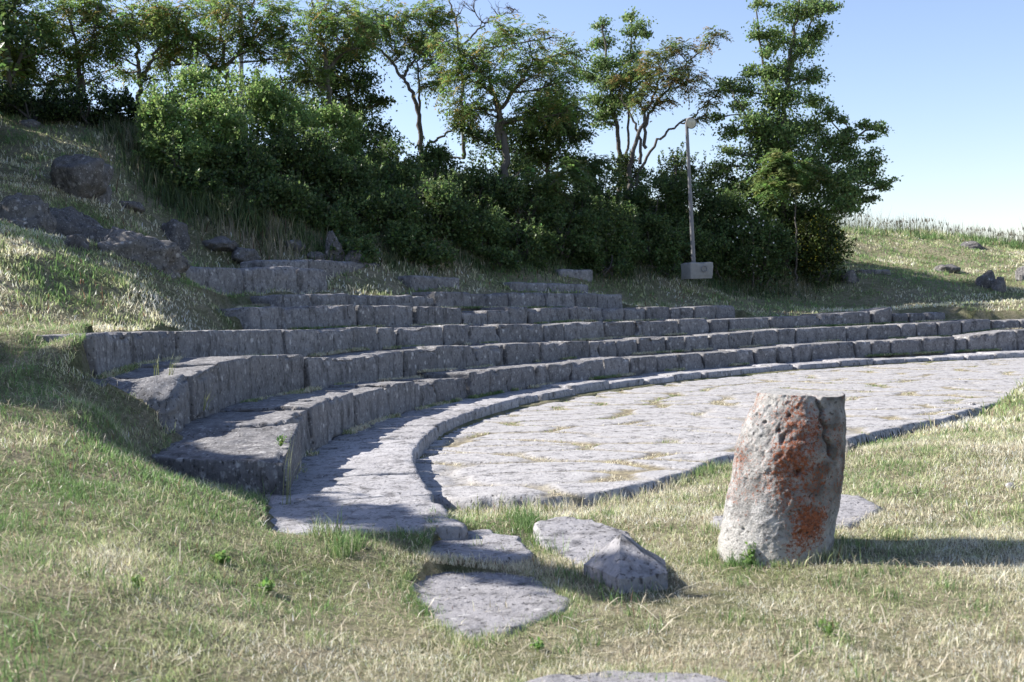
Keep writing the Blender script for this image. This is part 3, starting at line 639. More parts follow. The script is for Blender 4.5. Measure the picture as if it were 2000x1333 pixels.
def tree(name,label,Y,limbs,clusters,seed,kind='pinnate',base=(.062,.085,.022),alt=(.16,.075,.03),pa=.12,dens=1.,rt_=.10,group='trees along the hilltop',cat='tree',world=False,zscale=1.,bare=False,lsz=1.):
    rs=R_(seed); bark=MB(); crown=MB(); s=Y/F
    LP=[];
    for li,l in enumerate(limbs):
        l=l if world or l[0][1]<200 else [(l[0][0],l[0][1]+60)]+l
        pts=np.array([np.array(q,float) if world else at(q[0],q[1],Y) for q in l]); yo=rs.normal(0,.5) if li else 0
        m=max(6,len(pts)*5); u=np.linspace(0,len(pts)-1,m); W_=np.stack([np.interp(u,np.arange(len(pts)),pts[:,i]) for i in range(3)],1)
        W_[:,1]+=np.linspace(0,yo,m)
        for _ in range(2): W_[1:-1]=(W_[:-2]+2*W_[1:-1]+W_[2:])/4
        W_[1:]+=rs.normal(0,.03,(m-1,3))
        r0=rt_*(1. if li==0 else .6); rad=np.linspace(r0,r0*.3,m); bark.tube(W_,rad,8); LP.append((W_,rad))
    root0=LP[0][0][0]; allp=np.concatenate([a for a,_ in LP]); allr=np.concatenate([b for _,b in LP])
    for (px,py,rp) in (clusters if not world else []):
        c=at(px,py,Y); r=rp*s; c=c+np.array([0,rs.normal(0,r*.7),0])
        _cl(c,r,rs,allp,allr,bark,crown,kind,base,alt,pa,dens,bare,lsz)
    if world:
        for c in clusters: _cl(np.array(c[:3],float),c[3],rs,allp,allr,bark,crown,kind,base,alt,pa,dens,bare,lsz)
    root=empty(name,root0,label,cat,group)
    bark.build('trunk',M['bark'],root,root0)
    if crown.n: crown.build('crown',M['leaf'],root,root0,smooth=False)
def _cl(c,r,rs,allp,allr,bark,crown,kind,base,alt,pa,dens,bare,lsz):
    d=np.linalg.norm(allp-c,axis=1)+np.clip(allp[:,2]-c[2]+r*.3,0,9)*2; i=int(d.argmin()); a=allp[i]
    midp=(a+c)/2+rs.normal(0,.12,3)*np.linalg.norm(c-a)+np.array([0,0,-.08])*np.linalg.norm(c-a)
    u=np.linspace(0,1,7)[:,None]; W_=(1-u)**2*a+2*u*(1-u)*midp+u*u*c; r0=min(allr[i]*.7,.035); bark.tube(W_,np.linspace(r0,.018,7),6)
    nt=max(5,int(10*(r/.9)**1.5)); tips=[];td=[]
    for k in range(nt):
        e=rdir(rs,1,.25)[0]*np.array([1,1,.75]); rad=r*rs.uniform(.55,1.05); st=W_[rs.randint(3,7)]; en=c+e*rad
        q=(st+en)/2+rs.normal(0,.1*r,3); T=(1-u)**2*st+2*u*(1-u)*q+u*u*en; bark.tube(T,np.linspace(.016,.006,7),4)
        if bare:
            for kk in range(3):
                e2=en+rdir(rs,1,.2)[0]*r*.4; bark.tube([T[4],(T[4]+e2)/2+rs.normal(0,.04,3),e2],[.008,.006,.004],4)
        for f in (3,4,5,6): tips.append(T[f]); td.append(T[6]-T[0])
    if bare: return
    tips=np.array(tips);td=np.array(td); td/=np.linalg.norm(td,axis=1)[:,None]+1e-9
    if kind=='pinnate':
        r*=1.12; n=int(270*dens*r*r)+16; ii=rs.randint(0,len(tips),n); P=tips[ii]+rs.normal(0,.24*r,(n,3))*np.array([1,1,.7]); D=td[ii]*.5+rdir(rs,n,.15)*np.array([1,1,.6])
        compound(crown,P,D,rs,base,alt,pa,Lr=.44*lsz,ll=.135*lsz,lw=.025*lsz)
    else:
        r*=1.1; n=int(1900*dens*r*r)+80; ii=rs.randint(0,len(tips),n); P=tips[ii]+rs.normal(0,.26*r,(n,3))*np.array([1.15,1.15,.55])
        D=rdir(rs,n,.1); L=rs.uniform(.07,.12,n)*lsz; V,Fq=leafquads(P,D,rdir(rs,n,1.),L,L*.33); col=colour(n,rs,base,.28,alt,pa)
        crown.add(V,Fq,np.repeat(col,4,0))
GA=dict(base=(.17,.25,.075),alt=(.30,.23,.085),pa=.12,dens=.62)
GG=dict(kind='simple',base=(.13,.20,.07),alt=(.19,.27,.09),pa=.3)
DK=dict(kind='simple',base=(.065,.105,.033),alt=(.10,.15,.04),pa=.2)
T=tree
T('ailanthus_tree','tall feathery-leaved tree at the far top left corner, crown cut by the frame',31,[[(25,235),(20,150),(15,70),(0,-20)],[(20,150),(50,90),(60,40)]],[(40,30,60),(10,70,55),(60,100,50),(15,130,50),(75,55,45),(30,-20,60),(60,150,40)],1,**GA)
T('ailanthus_tree','slender twin-stemmed feathery tree second from the top left corner',32,[[(152,215),(155,150),(150,90),(135,30)],[(165,215),(162,140),(185,70),(200,20)]],[(110,50,55),(150,20,55),(190,50,50),(215,80,42),(120,105,45),(160,120,40),(95,80,45),(200,10,40),(180,150,28),(120,150,30)],2,**GA)
T('ailanthus_tree','feathery tree with thin trunk and sky gaps below its crown, left of the pale pole',33,[[(268,225),(275,160),(270,100),(255,30)],[(275,150),(310,100),(340,60)]],[(245,25,48),(300,45,55),(340,70,45),(265,80,48),(230,55,40),(310,100,38),(250,120,30),(350,30,40),(300,150,26),(220,130,28)],3,**GA)
T('ailanthus_tree','large branching feathery tree around the thin pale pole',34,[[(480,285),(455,210),(440,130),(430,60),(405,-10)],[(445,160),(400,100),(360,60)],[(440,130),(490,70),(510,20)]],[(400,15,58),(355,45,50),(465,25,55),(440,75,58),(385,95,48),(520,50,50),(560,70,45),(490,100,48),(545,20,40),(340,100,38),(420,130,38),(570,110,34),(330,130,30)],4,**GA)
T('ailanthus_tree','tree with tall thin bare stem above the leafy shrubs, reddish leaf tips',33,[[(648,215),(636,140),(630,80),(608,5)],[(636,140),(670,90),(690,50)]],[(620,70,48),(672,55,45),(590,120,45),(655,20,42),(700,100,42),(610,160,40),(560,150,42),(715,60,30)],5,**GA)
T('dense_tree','dark dense-leaved tree behind the slender stems, left of the open sky gap',35,[[(690,300),(685,230),(680,150)]],[(680,130,52),(720,170,44),(650,180,55),(700,210,50),(740,200,26),(640,130,40),(660,240,50),(520,180,50),(560,220,50)],6,dens=1.3,**DK)
T('ailanthus_tree','forked feathery tree with two dark stems crossing the open sky gap',36.5,[[(823,290),(820,230),(808,185),(785,150),(755,108),(715,80)],[(820,230),(818,170),(816,110),(825,60)],[(785,150),(810,120),(815,90)],[(832,285),(862,268),(890,250),(915,225)]],[(700,45,50),(755,30,52),(815,35,50),(795,85,48),(850,70,45),(735,80,38),(845,120,42),(780,112,28),(870,40,34),(700,75,34),(832,165,26),(860,155,34),(900,225,24)],7,**GA)
T('ailanthus_tree','broad feathery tree with the thickest dark trunk, in the middle of the hilltop row',34,[[(986,365),(988,300),(982,250),(972,205),(955,150)],[(972,205),(940,160),(920,120)],[(975,215),(1010,170),(1040,120)]],[(925,110,50),(980,95,52),(1030,90,45),(900,155,50),(955,165,52),(1025,160,55),(1085,110,42),(1095,165,46),(1060,215,50),(1120,90,24),(900,205,40),(945,215,34),(1110,215,34),(1010,225,40),(885,95,34)],8,rt_=.15,**GA)
T('dense_tree','rounded dark green tree behind the thick central trunk',37,[[(1070,345),(1068,280),(1070,200)]],[(1060,255,60),(1030,290,50),(1100,280,45),(1080,210,50),(1010,270,45),(940,290,45),(905,260,30),(1050,320,50),(1110,320,30)],9,dens=1.25,**DK)
T('bare_tree','leafless dead branches reaching above the central treetops',38,[[(905,250),(900,120),(892,50),(880,10),(870,-15)],[(895,95),(930,60),(960,35),(1000,20)],[(900,110),(960,90),(1060,70),(1100,60)]],[(900,25,34),(940,45,30),(975,30,32),(1005,20,24),(1075,68,26),(925,15,25),(860,300,40)],10,bare=True,rt_=.07)
T('upright_tree','green tree with two narrow pointed tops right of the centre',38.5,[[(1212,340),(1208,270),(1198,210),(1185,120),(1178,50)],[(1222,340),(1228,270),(1232,180),(1236,90),(1232,20)]],[(1180,50,20),(1184,85,28),(1190,130,36),(1195,170,38),(1232,30,18),(1240,65,26),(1238,105,32),(1245,150,36),(1215,185,42),(1165,190,34),(1170,230,30),(1262,60,16),(1200,215,36),(1150,150,28)],11,dens=1.15,**GG)
T('ailanthus_tree','open reddish-leaved tree with spreading bare limbs left of the lamp post',37,[[(1228,340),(1245,270),(1268,210),(1290,150)],[(1245,345),(1285,275),(1320,245),(1370,215),(1400,185)],[(1262,230),(1300,180),(1335,130),(1395,75)],[(1250,260),(1230,220),(1215,190)]],[(1285,120,36),(1325,100,30),(1345,140,32),(1310,160,32),(1350,165,24),(1400,68,15),(1380,85,10),(1260,160,34),(1250,200,26),(1385,195,22),(1370,230,16),(1420,160,18),(1300,200,16),(1225,150,30)],12,base=(.14,.18,.06),alt=(.26,.18,.07),pa=.22,dens=.75)
T('spreading_tree','tall green tree with layered boughs standing right of the lamp post',36,[[(1535,540),(1530,420),(1528,300),(1532,200),(1545,100),(1560,20),(1565,-30)],[(1530,250),(1500,170),(1490,100),(1480,20)],[(1530,400),(1590,350),(1640,290),(1690,255),(1725,245)],[(1530,460),(1600,410),(1660,370),(1720,350)],[(1528,300),(1470,260),(1430,200)],[(1540,140),(1575,80),(1600,20)]],
 [(1545,15,44),(1590,18,34),(1480,15,20),(1600,60,24),(1625,12,16),(1465,140,22),(1500,140,26),(1610,220,24),(1605,275,30),(1410,330,22),(1420,400,30),(1500,275,40),(1640,280,26),(1660,300,26),(1700,310,24),(1600,340,40),(1640,370,36),(1725,365,18),(1490,60,24),(1520,75,32),(1555,95,40),(1585,75,26),(1500,105,22),(1475,72,14),(1535,140,42),(1578,150,30),(1595,190,28),(1550,195,42),(1500,190,36),(1462,170,28),(1430,168,26),(1440,210,26),(1510,240,48),(1560,250,48),(1470,250,42),(1600,245,30),(1430,255,26),(1540,300,60),(1480,310,52),(1600,310,44),(1645,310,32),(1680,330,38),(1712,350,28),(1648,235,14),(1650,262,22),(1690,250,18),(1722,248,18),(1700,270,14),(1620,360,50),(1560,370,62),(1490,380,55),(1670,385,36),(1705,392,18),(1440,370,42),(1620,410,40),(1590,430,45),(1520,440,55),(1455,440,48),(1655,410,22),(1410,300,18),(1400,230,14)],13,dens=1.2,rt_=.12,**GG)
T('sumac_shrub','young feathery sapling with drooping leaves in front of the tall right-hand tree',34.5,[[(1555,520),(1555,400),(1545,330)]],[(1545,315,30),(1510,330,26),(1580,335,24),(1530,360,26),(1500,365,20)],14,base=(.15,.22,.07),alt=(.20,.21,.08),pa=.15,dens=1.3,group='feathery saplings among the shrubs',cat='sapling',lsz=1.35,rt_=.04)
T('sumac_shrub','low feathery sapling arching out of the shrubs below the thick trunk',31,[[(1070,450),(1060,400),(1040,365)]],[(1030,372,28),(1075,362,30),(1100,340,24),(1060,395,26)],15,base=(.12,.18,.06),alt=(.18,.18,.07),pa=.1,dens=1.2,group='feathery saplings among the shrubs',cat='sapling',lsz=1.35,rt_=.03)
T('sumac_shrub','feathery sapling leaning over the open sky gap right of the dark rounded tree',36,[[(1075,330),(1105,280),(1125,240)]],[(1128,240,18),(1135,270,16),(1165,320,22),(1115,220,20),(1140,330,24)],16,base=(.11,.16,.055),alt=(.16,.16,.06),pa=.1,dens=1.1,group='feathery saplings among the shrubs',cat='sapling',lsz=1.3,rt_=.03)
# out of view on the left: the trees that shade the slope
for i,(x,y,hh) in enumerate([(-13.0,21.2,1.5),(-13.2,23.4,1.8),(-13.8,25.8,2.2),(-15,28.8,3.2),(-11.6,20.0,1.0),(-12.4,22.2,1.6)]):
    z=float(H(np.array([x]),np.array([y]))[0]); rs=R_(200+i)
    T('dense_tree','leafy tree on the bank left of the view, shading the rocky slope, %s of six'%ORD[i],30,[[(x,y,z-.2),(x+.1,y,z+hh*.4),(x,y+.1,z+hh*.8)]],[(x+rs.normal(0,1.1),y+rs.normal(0,1.1),z+hh*f,.95) for f in (.3,.4,.5,.6,.7,.75,.85,.95,.45,.65)],200+i,world=True,dens=.7,lsz=1.6,group=None,**DK)
z=float(H(np.array([-13.]),np.array([11.]))[0])
T('leaning_tree','leaning tree left of the view with a long bough over the bank',30,[[(-13.2,12.8,z-.2),(-12.9,12.7,z+1.2),(-11.7,12.1,6.6),(-9.4,10.8,5.95),(-8.1,9.9,5.6),(-7.4,8.95,5.45),(-6.5,8.5,5.4)]],[(-11.3,11.7,6.4,.6),(-10.6,11.4,6.2,.55),(-12.0,12.2,6.8,.5),(-12.4,12.3,6.2,.5),(-10.0,11.1,6.1,.4),(-9.5,10.8,5.95,.33),(-9.0,10.5,5.85,.3),(-8.6,10.2,5.75,.27),(-8.1,9.9,5.6,.27),(-7.8,9.5,5.55,.25),(-7.5,9.15,5.48,.26),(-7.2,8.9,5.45,.26),(-6.9,8.7,5.42,.25),(-6.5,8.5,5.4,.2)],300,world=True,dens=1.1,lsz=1.4,group=None,rt_=.2,**DK)
# shrubs
def shrub(px,py,rx,ry,Y,seed,label,base=(.075,.12,.042),dens=1.,alt=(.14,.20,.065),pa=.25,name='shrub',flowers=None,lsz=1.,hollow=.45):  # default leaf colour lowered: shade of the lower thicket put into it
    rs=R_(seed); c=at(px,py,Y); s=Y/F; rxm,rzm=rx*s,ry*s; rym=rxm*.8
    gz=float(H(np.array([c[0]]),np.array([c[1]]))[0]); root0=np.array([c[0],c[1],min(gz,c[2]-rzm*.6)])
    root=empty(name,root0,label,'shrub','shrubs on the slope'); b=MB()
    for k in range(7):
        e=c+rdir(rs,1,.4)[0]*np.array([rxm,rym,rzm])*.8; st=root0+rs.normal(0,.12,3)*np.array([1,1,0]); q=(st+e)/2+rs.normal(0,.15,3); u=np.linspace(0,1,8)[:,None]
        b.tube((1-u)**2*st+2*u*(1-u)*q+u*u*e,np.linspace(.03,.008,8),5)
    b.build('stems',M['bark'],root,root0)
    nl=int(26*(rx/60)*(ry/60))+9; lob=[]
    for k in range(nl):
        e=rdir(rs,1,.1)[0]; f=rs.uniform(.35,1.)**.6; lob.append((c+e*f*np.array([rxm,rym,rzm])*.95,rs.uniform(.22,.42)*min(rxm,rzm)))
    mb=MB(); low=root0[2]
    for lc,lr in lob:
        n=int(1500*dens*lr*lr/(lsz*lsz))+60; d=rdir(rs,n); rr=lr*rs.uniform(hollow,1.12,n)**.7; P=lc+d*rr[:,None]*np.array([1,1,.8])
        # small twig sprays poking out
        P+=rs.normal(0,.05,(n,3)); L=rs.uniform(.06,.11,n)*lsz; V,Fq=leafquads(P,d*.6+rdir(rs,n,.2),rdir(rs,n,.9),L,L*.34)
        mb.add(V,Fq,np.repeat(colour(n,rs,np.array(base)*rs.uniform(.75,1.25),.25,alt,pa),4,0))
    # sprays
    ns=int(30*(rx/60)); 
    for k in range(ns):
        e=rdir(rs,1,.35)[0]; a=c+e*np.array([rxm,rym,rzm])*.9; bb=a+(e*.6+rs.normal(0,.3,3)+np.array([0,0,.25]))*rs.uniform(.2,.5); n=34
        f=rs.rand(n)[:,None]; P=a*(1-f)+bb*f+rs.normal(0,.02,(n,3)); L=rs.uniform(.05,.09,n)*lsz; V,Fq=leafquads(P,rdir(rs,n,.2)+ (bb-a),rdir(rs,n,1),L,L*.34); mb.add(V,Fq,np.repeat(colour(n,rs,np.array(base)*1.15,.2,alt,pa),4,0))
    # skirt down to the ground
    if gz<c[2]-rzm:
        n=int(900*rxm*(c[2]-gz)); P=np.stack([c[0]+rs.uniform(-1,1,n)*rxm*.9,c[1]+rs.uniform(-.8,.8,n)*rym,rs.uniform(gz,c[2],n)],1); L=rs.uniform(.07,.12,n); V,Fq=leafquads(P,rdir(rs,n,.2),rdir(rs,n,1),L,L*.36); mb.add(V,Fq,np.repeat(colour(n,rs,base,.25,alt,pa),4,0))
    mb.build('foliage',M['leaf'],root,root0,smooth=False)
    if flowers:
        mat,cnt,fs=flowers; fm=MB(); e=rdir(rs,cnt); e[:,1]=-np.abs(e[:,1]); P=c+e*np.array([rxm,rym,rzm])*1.0*rs.uniform(.85,1.1,(cnt,1))
        for a in range(5):
            an=a*2*math.pi/5+rs.rand(cnt); D=np.stack([np.cos(an),rs.normal(0,.2,cnt)-.2,np.sin(an)],1); V,Fq=leafquads(P,D,np.tile([0,-1.,0.2],(cnt,1)),np.full(cnt,fs),np.full(cnt,fs*.4)); fm.add(V,Fq)
        fm.build('blossom',M[mat],root,root0,smooth=False)
LG=dict(base=(.15,.235,.075),alt=(.22,.31,.10),pa=.4)
SH=[(310,225,45,42,26.5,'pale green bushy shrub at the left end of the thicket',LG),(385,185,60,50,28.5,'light green shrub crest below the pale pole',LG),(345,300,62,52,26,'bright leafy shrub above the bare rocky slope',LG),(425,250,66,60,27,'light green shrub spilling left over the slope',LG),(380,370,50,40,25.5,'low shrub tip reaching onto the left slope',{}),
(490,190,58,46,30,'light crested shrub under the dense left trees',LG),(560,235,62,52,30,'bright upper shrub left of the dark dense tree',LG),(470,335,66,62,26.5,'mid green shrub in the left half of the thicket',{}),(590,310,70,60,28,'large shrub below the dark dense tree',{}),(450,425,52,44,25.3,'dark low shrub behind the pointed slope rock',{}),
(545,415,64,62,26,'dark shrub above the paired loose blocks',{}),(650,270,62,52,31,'leafy shrub below the slender bare stem',LG),(720,280,54,46,32,'shrub on the ridge left of the forked tree',{}),(670,365,70,62,28,'broad mid-slope shrub above the upright stone',{}),(640,445,66,58,26.5,'dark shrub right behind the upright pointed stone',{}),
(765,345,66,58,30,'shrub under the forked tree stems',{}),(740,430,72,62,27.5,'deep shaded shrub above the lone squared block, left side',{}),(850,335,60,44,33,'ridge shrub at the foot of the forked tree',{}),(840,420,74,66,28.5,'broad dark shrub above the lone squared block',{}),(790,485,52,42,26.8,'low dark shrub at the turf edge left of centre',{}),
(935,385,66,52,31,'shrub left of the thick trunk foot',{}),(930,470,72,62,29,'dark shrub in the middle of the thicket foot',{}),(1025,410,66,56,31,'shrub right of the thick trunk foot',{}),(1020,485,66,50,29.8,'low dark shrub behind the small shaded block, left side',{}),(1000,340,50,36,34.5,'shrub crest behind the thick trunk',{}),
(1110,385,62,48,33,'shrub below the rounded dark tree',{}),(1105,470,72,60,30.8,'large dark shrub above the small shaded block',{}),(1180,375,46,40,35,'shrub crest under the open sky notch',{}),(1190,460,66,66,31.8,'dark shrub midway between centre block and lamp post',{}),(1225,340,34,34,37.5,'ivy-like dark bush wrapped round the double trunk foot',dict(base=(.03,.05,.015))),
(1275,390,54,50,35,'shrub below the open reddish tree',{}),(1270,480,62,56,32.6,'dark shrub left of the lamp post foot',{}),(1320,335,40,38,36.5,'small shrub beside the lower lamp pole, behind it',{}),(1345,410,52,56,35,'leafy bush directly behind the lamp pole',{}),(1340,490,50,48,33.3,'dark bush behind the concrete lamp base',{}),
(1400,360,40,48,36.5,'upright bush right of the lamp pole',{}),(1410,445,54,62,34.6,'dark bush between lamp pole and tall tree',{}),(1400,500,44,36,33.6,'low dark bush right of the concrete lamp base',{}),(1550,470,80,66,36.5,'black-shaded bush under the tall right-hand tree',dict(base=(.025,.042,.014))),  # black-shaded bush: its shade is put into the leaf colour
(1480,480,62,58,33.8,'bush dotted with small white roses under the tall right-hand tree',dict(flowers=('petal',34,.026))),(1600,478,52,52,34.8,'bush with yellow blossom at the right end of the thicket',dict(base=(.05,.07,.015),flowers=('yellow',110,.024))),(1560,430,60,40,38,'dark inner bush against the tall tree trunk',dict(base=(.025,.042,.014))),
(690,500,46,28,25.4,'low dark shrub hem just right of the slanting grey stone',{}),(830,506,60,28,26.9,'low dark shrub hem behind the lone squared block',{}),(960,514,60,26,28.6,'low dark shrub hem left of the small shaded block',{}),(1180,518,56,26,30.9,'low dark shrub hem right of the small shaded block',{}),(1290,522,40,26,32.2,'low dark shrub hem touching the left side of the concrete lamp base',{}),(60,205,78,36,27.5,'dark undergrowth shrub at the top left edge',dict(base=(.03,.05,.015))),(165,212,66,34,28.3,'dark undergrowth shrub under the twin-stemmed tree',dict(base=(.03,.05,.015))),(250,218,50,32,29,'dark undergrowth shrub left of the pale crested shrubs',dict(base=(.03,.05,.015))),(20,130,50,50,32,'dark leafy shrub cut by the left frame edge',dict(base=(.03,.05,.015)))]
for i,(px,py,rx,ry,Yd,lab,kw) in enumerate(SH): shrub(px,py,rx,ry,Yd,400+i,lab,**kw)
# ------------------------------------------------------------------ grass
def blades(x,y,z,h,w,col,rs,lean=.5,tipc=1.02,az=None,name='grass',seg=2):
    n=len(x); a=rs.rand(n)*2*math.pi if az is None else az; l=h*lean*rs.uniform(.2,1.3,n); fa=rs.rand(n)*2*math.pi
    sx,sy=np.cos(fa)*w/2,np.sin(fa)*w/2; dx,dy=np.cos(a)*l,np.sin(a)*l; hz=np.sqrt(np.maximum(h*h-np.minimum(l,h*.97)**2,0))
    B=np.stack([x,y,z-.01],1); S=np.stack([sx,sy,0*sx],1)
    Mi=B+np.stack([dx*.3,dy*.3,hz*.55],1); Tp=B+np.stack([dx,dy,hz],1)
    V=np.stack([B-S,B+S,Mi+S*.8,Mi-S*.8,Tp],1).reshape(-1,3); k=np.arange(n)[:,None]*5
    Q=k+np.array([[0,1,2,3]]);T_=k+np.array([[3,2,4]])
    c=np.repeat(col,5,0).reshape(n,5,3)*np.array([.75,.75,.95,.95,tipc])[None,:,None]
    return V,Q,T_,np.clip(c.reshape(-1,3),0,.8)
def gcol(x,y,rs,dryb=0.):
    n=len(x); d=fb2(x,y,1.0,3,70)*.75+fb2(x,y,.25,2,71)*.5+.08-.38*np.clip((y-30)/6,0,1)+dryb+rs.normal(0,.28,n)  # far bank greener and darker: hillside shade put into the blade colour
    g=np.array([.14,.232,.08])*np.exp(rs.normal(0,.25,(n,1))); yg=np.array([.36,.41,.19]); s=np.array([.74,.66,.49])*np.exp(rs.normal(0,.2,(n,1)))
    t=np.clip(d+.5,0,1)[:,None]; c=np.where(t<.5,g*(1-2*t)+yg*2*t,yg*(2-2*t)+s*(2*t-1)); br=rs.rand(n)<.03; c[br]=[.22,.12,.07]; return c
def masked(x,y,lowk=False):
    r,t=rt(x,y); m=np.isfinite(hzone(x,y))
    for P in SLw.values():
        c=P.mean(0); q=inpoly(x,y,c+(P-c)*1.0); m&=~q; m|=inpoly(x,y,c+(P-c)*(.90))&(fb2(x,y,.12,2,9)<.55)
    m|=(np.hypot(x-PX,y-PY-.02)<.34)
    return ~m
GV=[];GQ=[];GT=[];GC=[];gn=[0]
def addg(t):
    V,Q,T_,c=t; GV.append(V);GQ.append(Q+gn[0]);GT.append(T_+gn[0]);GC.append(c);gn[0]+=len(V)
def scatter(n,y0,y1,seed,xm=.58,extra=2.2):
    n=int(n*1.32)
    rs=R_(seed); y=np.sqrt(rs.uniform(y0*y0,y1*y1,n)); x=rs.uniform(-1,1,n)*(y*xm+extra); return x,y,rs
def lawn(n,y0,y1,seed,h0,h1,w,lean=.6,dry=0.):
    x,y,rs=scatter(n,y0,y1,seed); k=masked(x,y); x=x[k];y=y[k]
    cl=fb2(x,y,.35,2,90+seed%3); k=rs.rand(len(x))<np.clip(.85+cl*.6,.25,1); x=x[k];y=y[k]; cl=cl[k]; z=H(x,y)
    left=np.clip((-x-.5)/2,0,1)*np.clip((14-y)/4,0,1)
    dz_=np.exp(-((x-.25)/1.5)**2-((y-5.9)/1.5)**2)+.55*np.exp(-((x-3.)/1.6)**2-((y-5.)/.9)**2); kk=rs.rand(len(x))>np.clip(dz_*.75+fb2(x,y,.4,2,31)*.3*dz_,0,.85); x=x[kk];y=y[kk];z=z[kk];cl=cl[kk];left=left[kk];dz_=dz_[kk]
    h=rs.uniform(h0,h1,len(x))*(1+.5*np.clip(cl,0,1)+.12*left)*(1-.35*dz_); d=dry-.40*left+.08*(x>0.)+.45*dz_
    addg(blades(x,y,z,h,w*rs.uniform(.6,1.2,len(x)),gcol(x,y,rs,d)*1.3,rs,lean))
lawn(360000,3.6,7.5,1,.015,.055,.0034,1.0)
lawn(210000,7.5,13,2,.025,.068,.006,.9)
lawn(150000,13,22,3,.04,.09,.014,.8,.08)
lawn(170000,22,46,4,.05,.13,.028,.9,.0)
# fallen straw
x,y,rs=scatter(70000,3.6,14,5); k=masked(x,y); x=x[k];y=y[k]; z=H(x,y)+.02
addg(blades(x,y,z,rs.uniform(.02,.085,len(x)),np.full(len(x),.003)+.0004*y,np.array([.5,.44,.32])*np.exp(rs.normal(0,.35,(len(x),1))),rs,1.6))
# taller tufts: random + along stone edges
def tufts(cxs,cys,rs,nb=26,h0=.08,h1=.2,sp=.05,w=.006,dry=-.35,force=False):
    n=len(cxs); x=np.repeat(cxs,nb)+rs.normal(0,sp,n*nb); y=np.repeat(cys,nb)+rs.normal(0,sp,n*nb); s=np.repeat(rs.uniform(.6,1.1,n),nb)
    if not force: k=masked(x,y); x=x[k];y=y[k];s=s[k]
    z=H(x,y); 
    addg(blades(x,y,z,rs.uniform(h0,h1,len(x))*s,w*rs.uniform(.7,1.3,len(x)),gcol(x,y,rs,dry),rs,.5))
x,y,rs=scatter(700,3.8,13,6); tufts(x,y,rs,26,.05,.13,.05,.0055,-.45)
x=rs.normal(1.2,1.4,260);y=rs.normal(5.2,.6,260); tufts(x,y,rs,30,.01,.05,.07,.0045,.9)
x,y,rs=scatter(500,13,30,7); tufts(x,y,rs,20,.10,.25,.12,.016,-.2)
rs=R_(8)
def along(pts,n,rs,sp=.06):
    P=np.array(pts); d=np.r_[0,np.cumsum(np.hypot(*np.diff(P,axis=0).T))]; s=rs.uniform(0,d[-1],n); return np.interp(s,d,P[:,0])+rs.normal(0,sp,n),np.interp(s,d,P[:,1])+rs.normal(0,sp,n)
x,y=along(PBw[2:11]-[0,.12],90,rs); tufts(x,y,rs,26,.06,.17,.05,.005,-.1)
x,y=along([atz(a,b,.3)[:2] for a,b in[(300,905),(420,930),(545,965)]],40,rs,.06); tufts(x,y,rs,26,.05,.13,.04,.005,-.3)
x,y=along([atz(a,b,.15)[:2] for a,b in[(550,970),(590,1010),(640,1055),(700,1070)]],45,rs,.05); tufts(x,y,rs,30,.08,.22,.04,.005,-.1)
x,y=along([atz(a,b,.0)[:2] for a,b in[(1020,1010),(1060,1060),(1110,1090),(1180,1115)]],26,rs,.05); tufts(x,y,rs,30,.08,.20,.04,.005,-.2)
for kk,(P,nn) in {'upper':(SLw['upper'],130),'big':(SLw['big'],260),'bottom':(SLw['bottom'],200),'behind':(SLw['behind'],110),'flat':(SLw['flat'],130)}.items():
    Q=np.r_[P,P[:1]]; x,y=along(Q,nn,rs,.035); tufts(x,y,rs,26,.015,.07,.05,.004,.1,force=True)
x,y=along([(PX+.37*math.cos(a),PY+.37*math.sin(a)) for a in np.linspace(3.0,6.5,20)],36,rs,.02); tufts(x,y,rs,22,.06,.13,.03,.005,-.1)
# dry thatch against risers and in paving joints
for k in range(1,6):
    a,b=RANGE[k]; n=int((b-a)*10); th=rs.uniform(a,b,n*3); cl=fb2(th,th*0,2.2,2,33+k)>-.05; th=th[cl]
    rr=RK[k]-np.abs(rs.normal(0,.035,len(th)))-.015; t_=np.radians(th); x=np.repeat(C[0]-rr*np.cos(t_),9)+rs.normal(0,.03,len(th)*9); y=np.repeat(C[1]+rr*np.sin(t_),9)+rs.normal(0,.03,len(th)*9)
    z=np.repeat(zk(k-1,th),9)+.0
    addg(blades(x,y,z,rs.uniform(.02,.075,len(x)),np.full(len(x),.009)+.0003*y,gcol(x,y,rs,.1),rs,.9))
sel=np.where(PJ>.55)[0]; sel=sel[R_(3).rand(len(sel))<.5]; P=PV[sel]; cl=fb2(P[:,0],P[:,1],.6,3,44)>-.2; P=P[cl]; P=np.repeat(P,4,0)+rs.normal(0,.02,(len(P)*4,3))*np.array([1.4,1,0])
P=P[R_(2).permutation(len(P))[:110000]]
addg(blades(P[:,0],P[:,1],P[:,2]+.005,rs.uniform(.012,.045,len(P)),np.full(len(P),.007)+.0004*P[:,1],gcol(P[:,0],P[:,1],rs,.25),rs,1.1))
# patches of grass on treads and kerb
V=np.concatenate(GV); ob=mesh('grass',V,[np.concatenate(GQ),np.concatenate(GT)],M['grass'],smooth=False,attr={'tint':np.concatenate(GC)})
tag(ob,'short half-dry mown grass and straw covering the slopes and joints','grass',kind='stuff')
GV.clear();GQ.clear();GT.clear();GC.clear();gn[0]=0
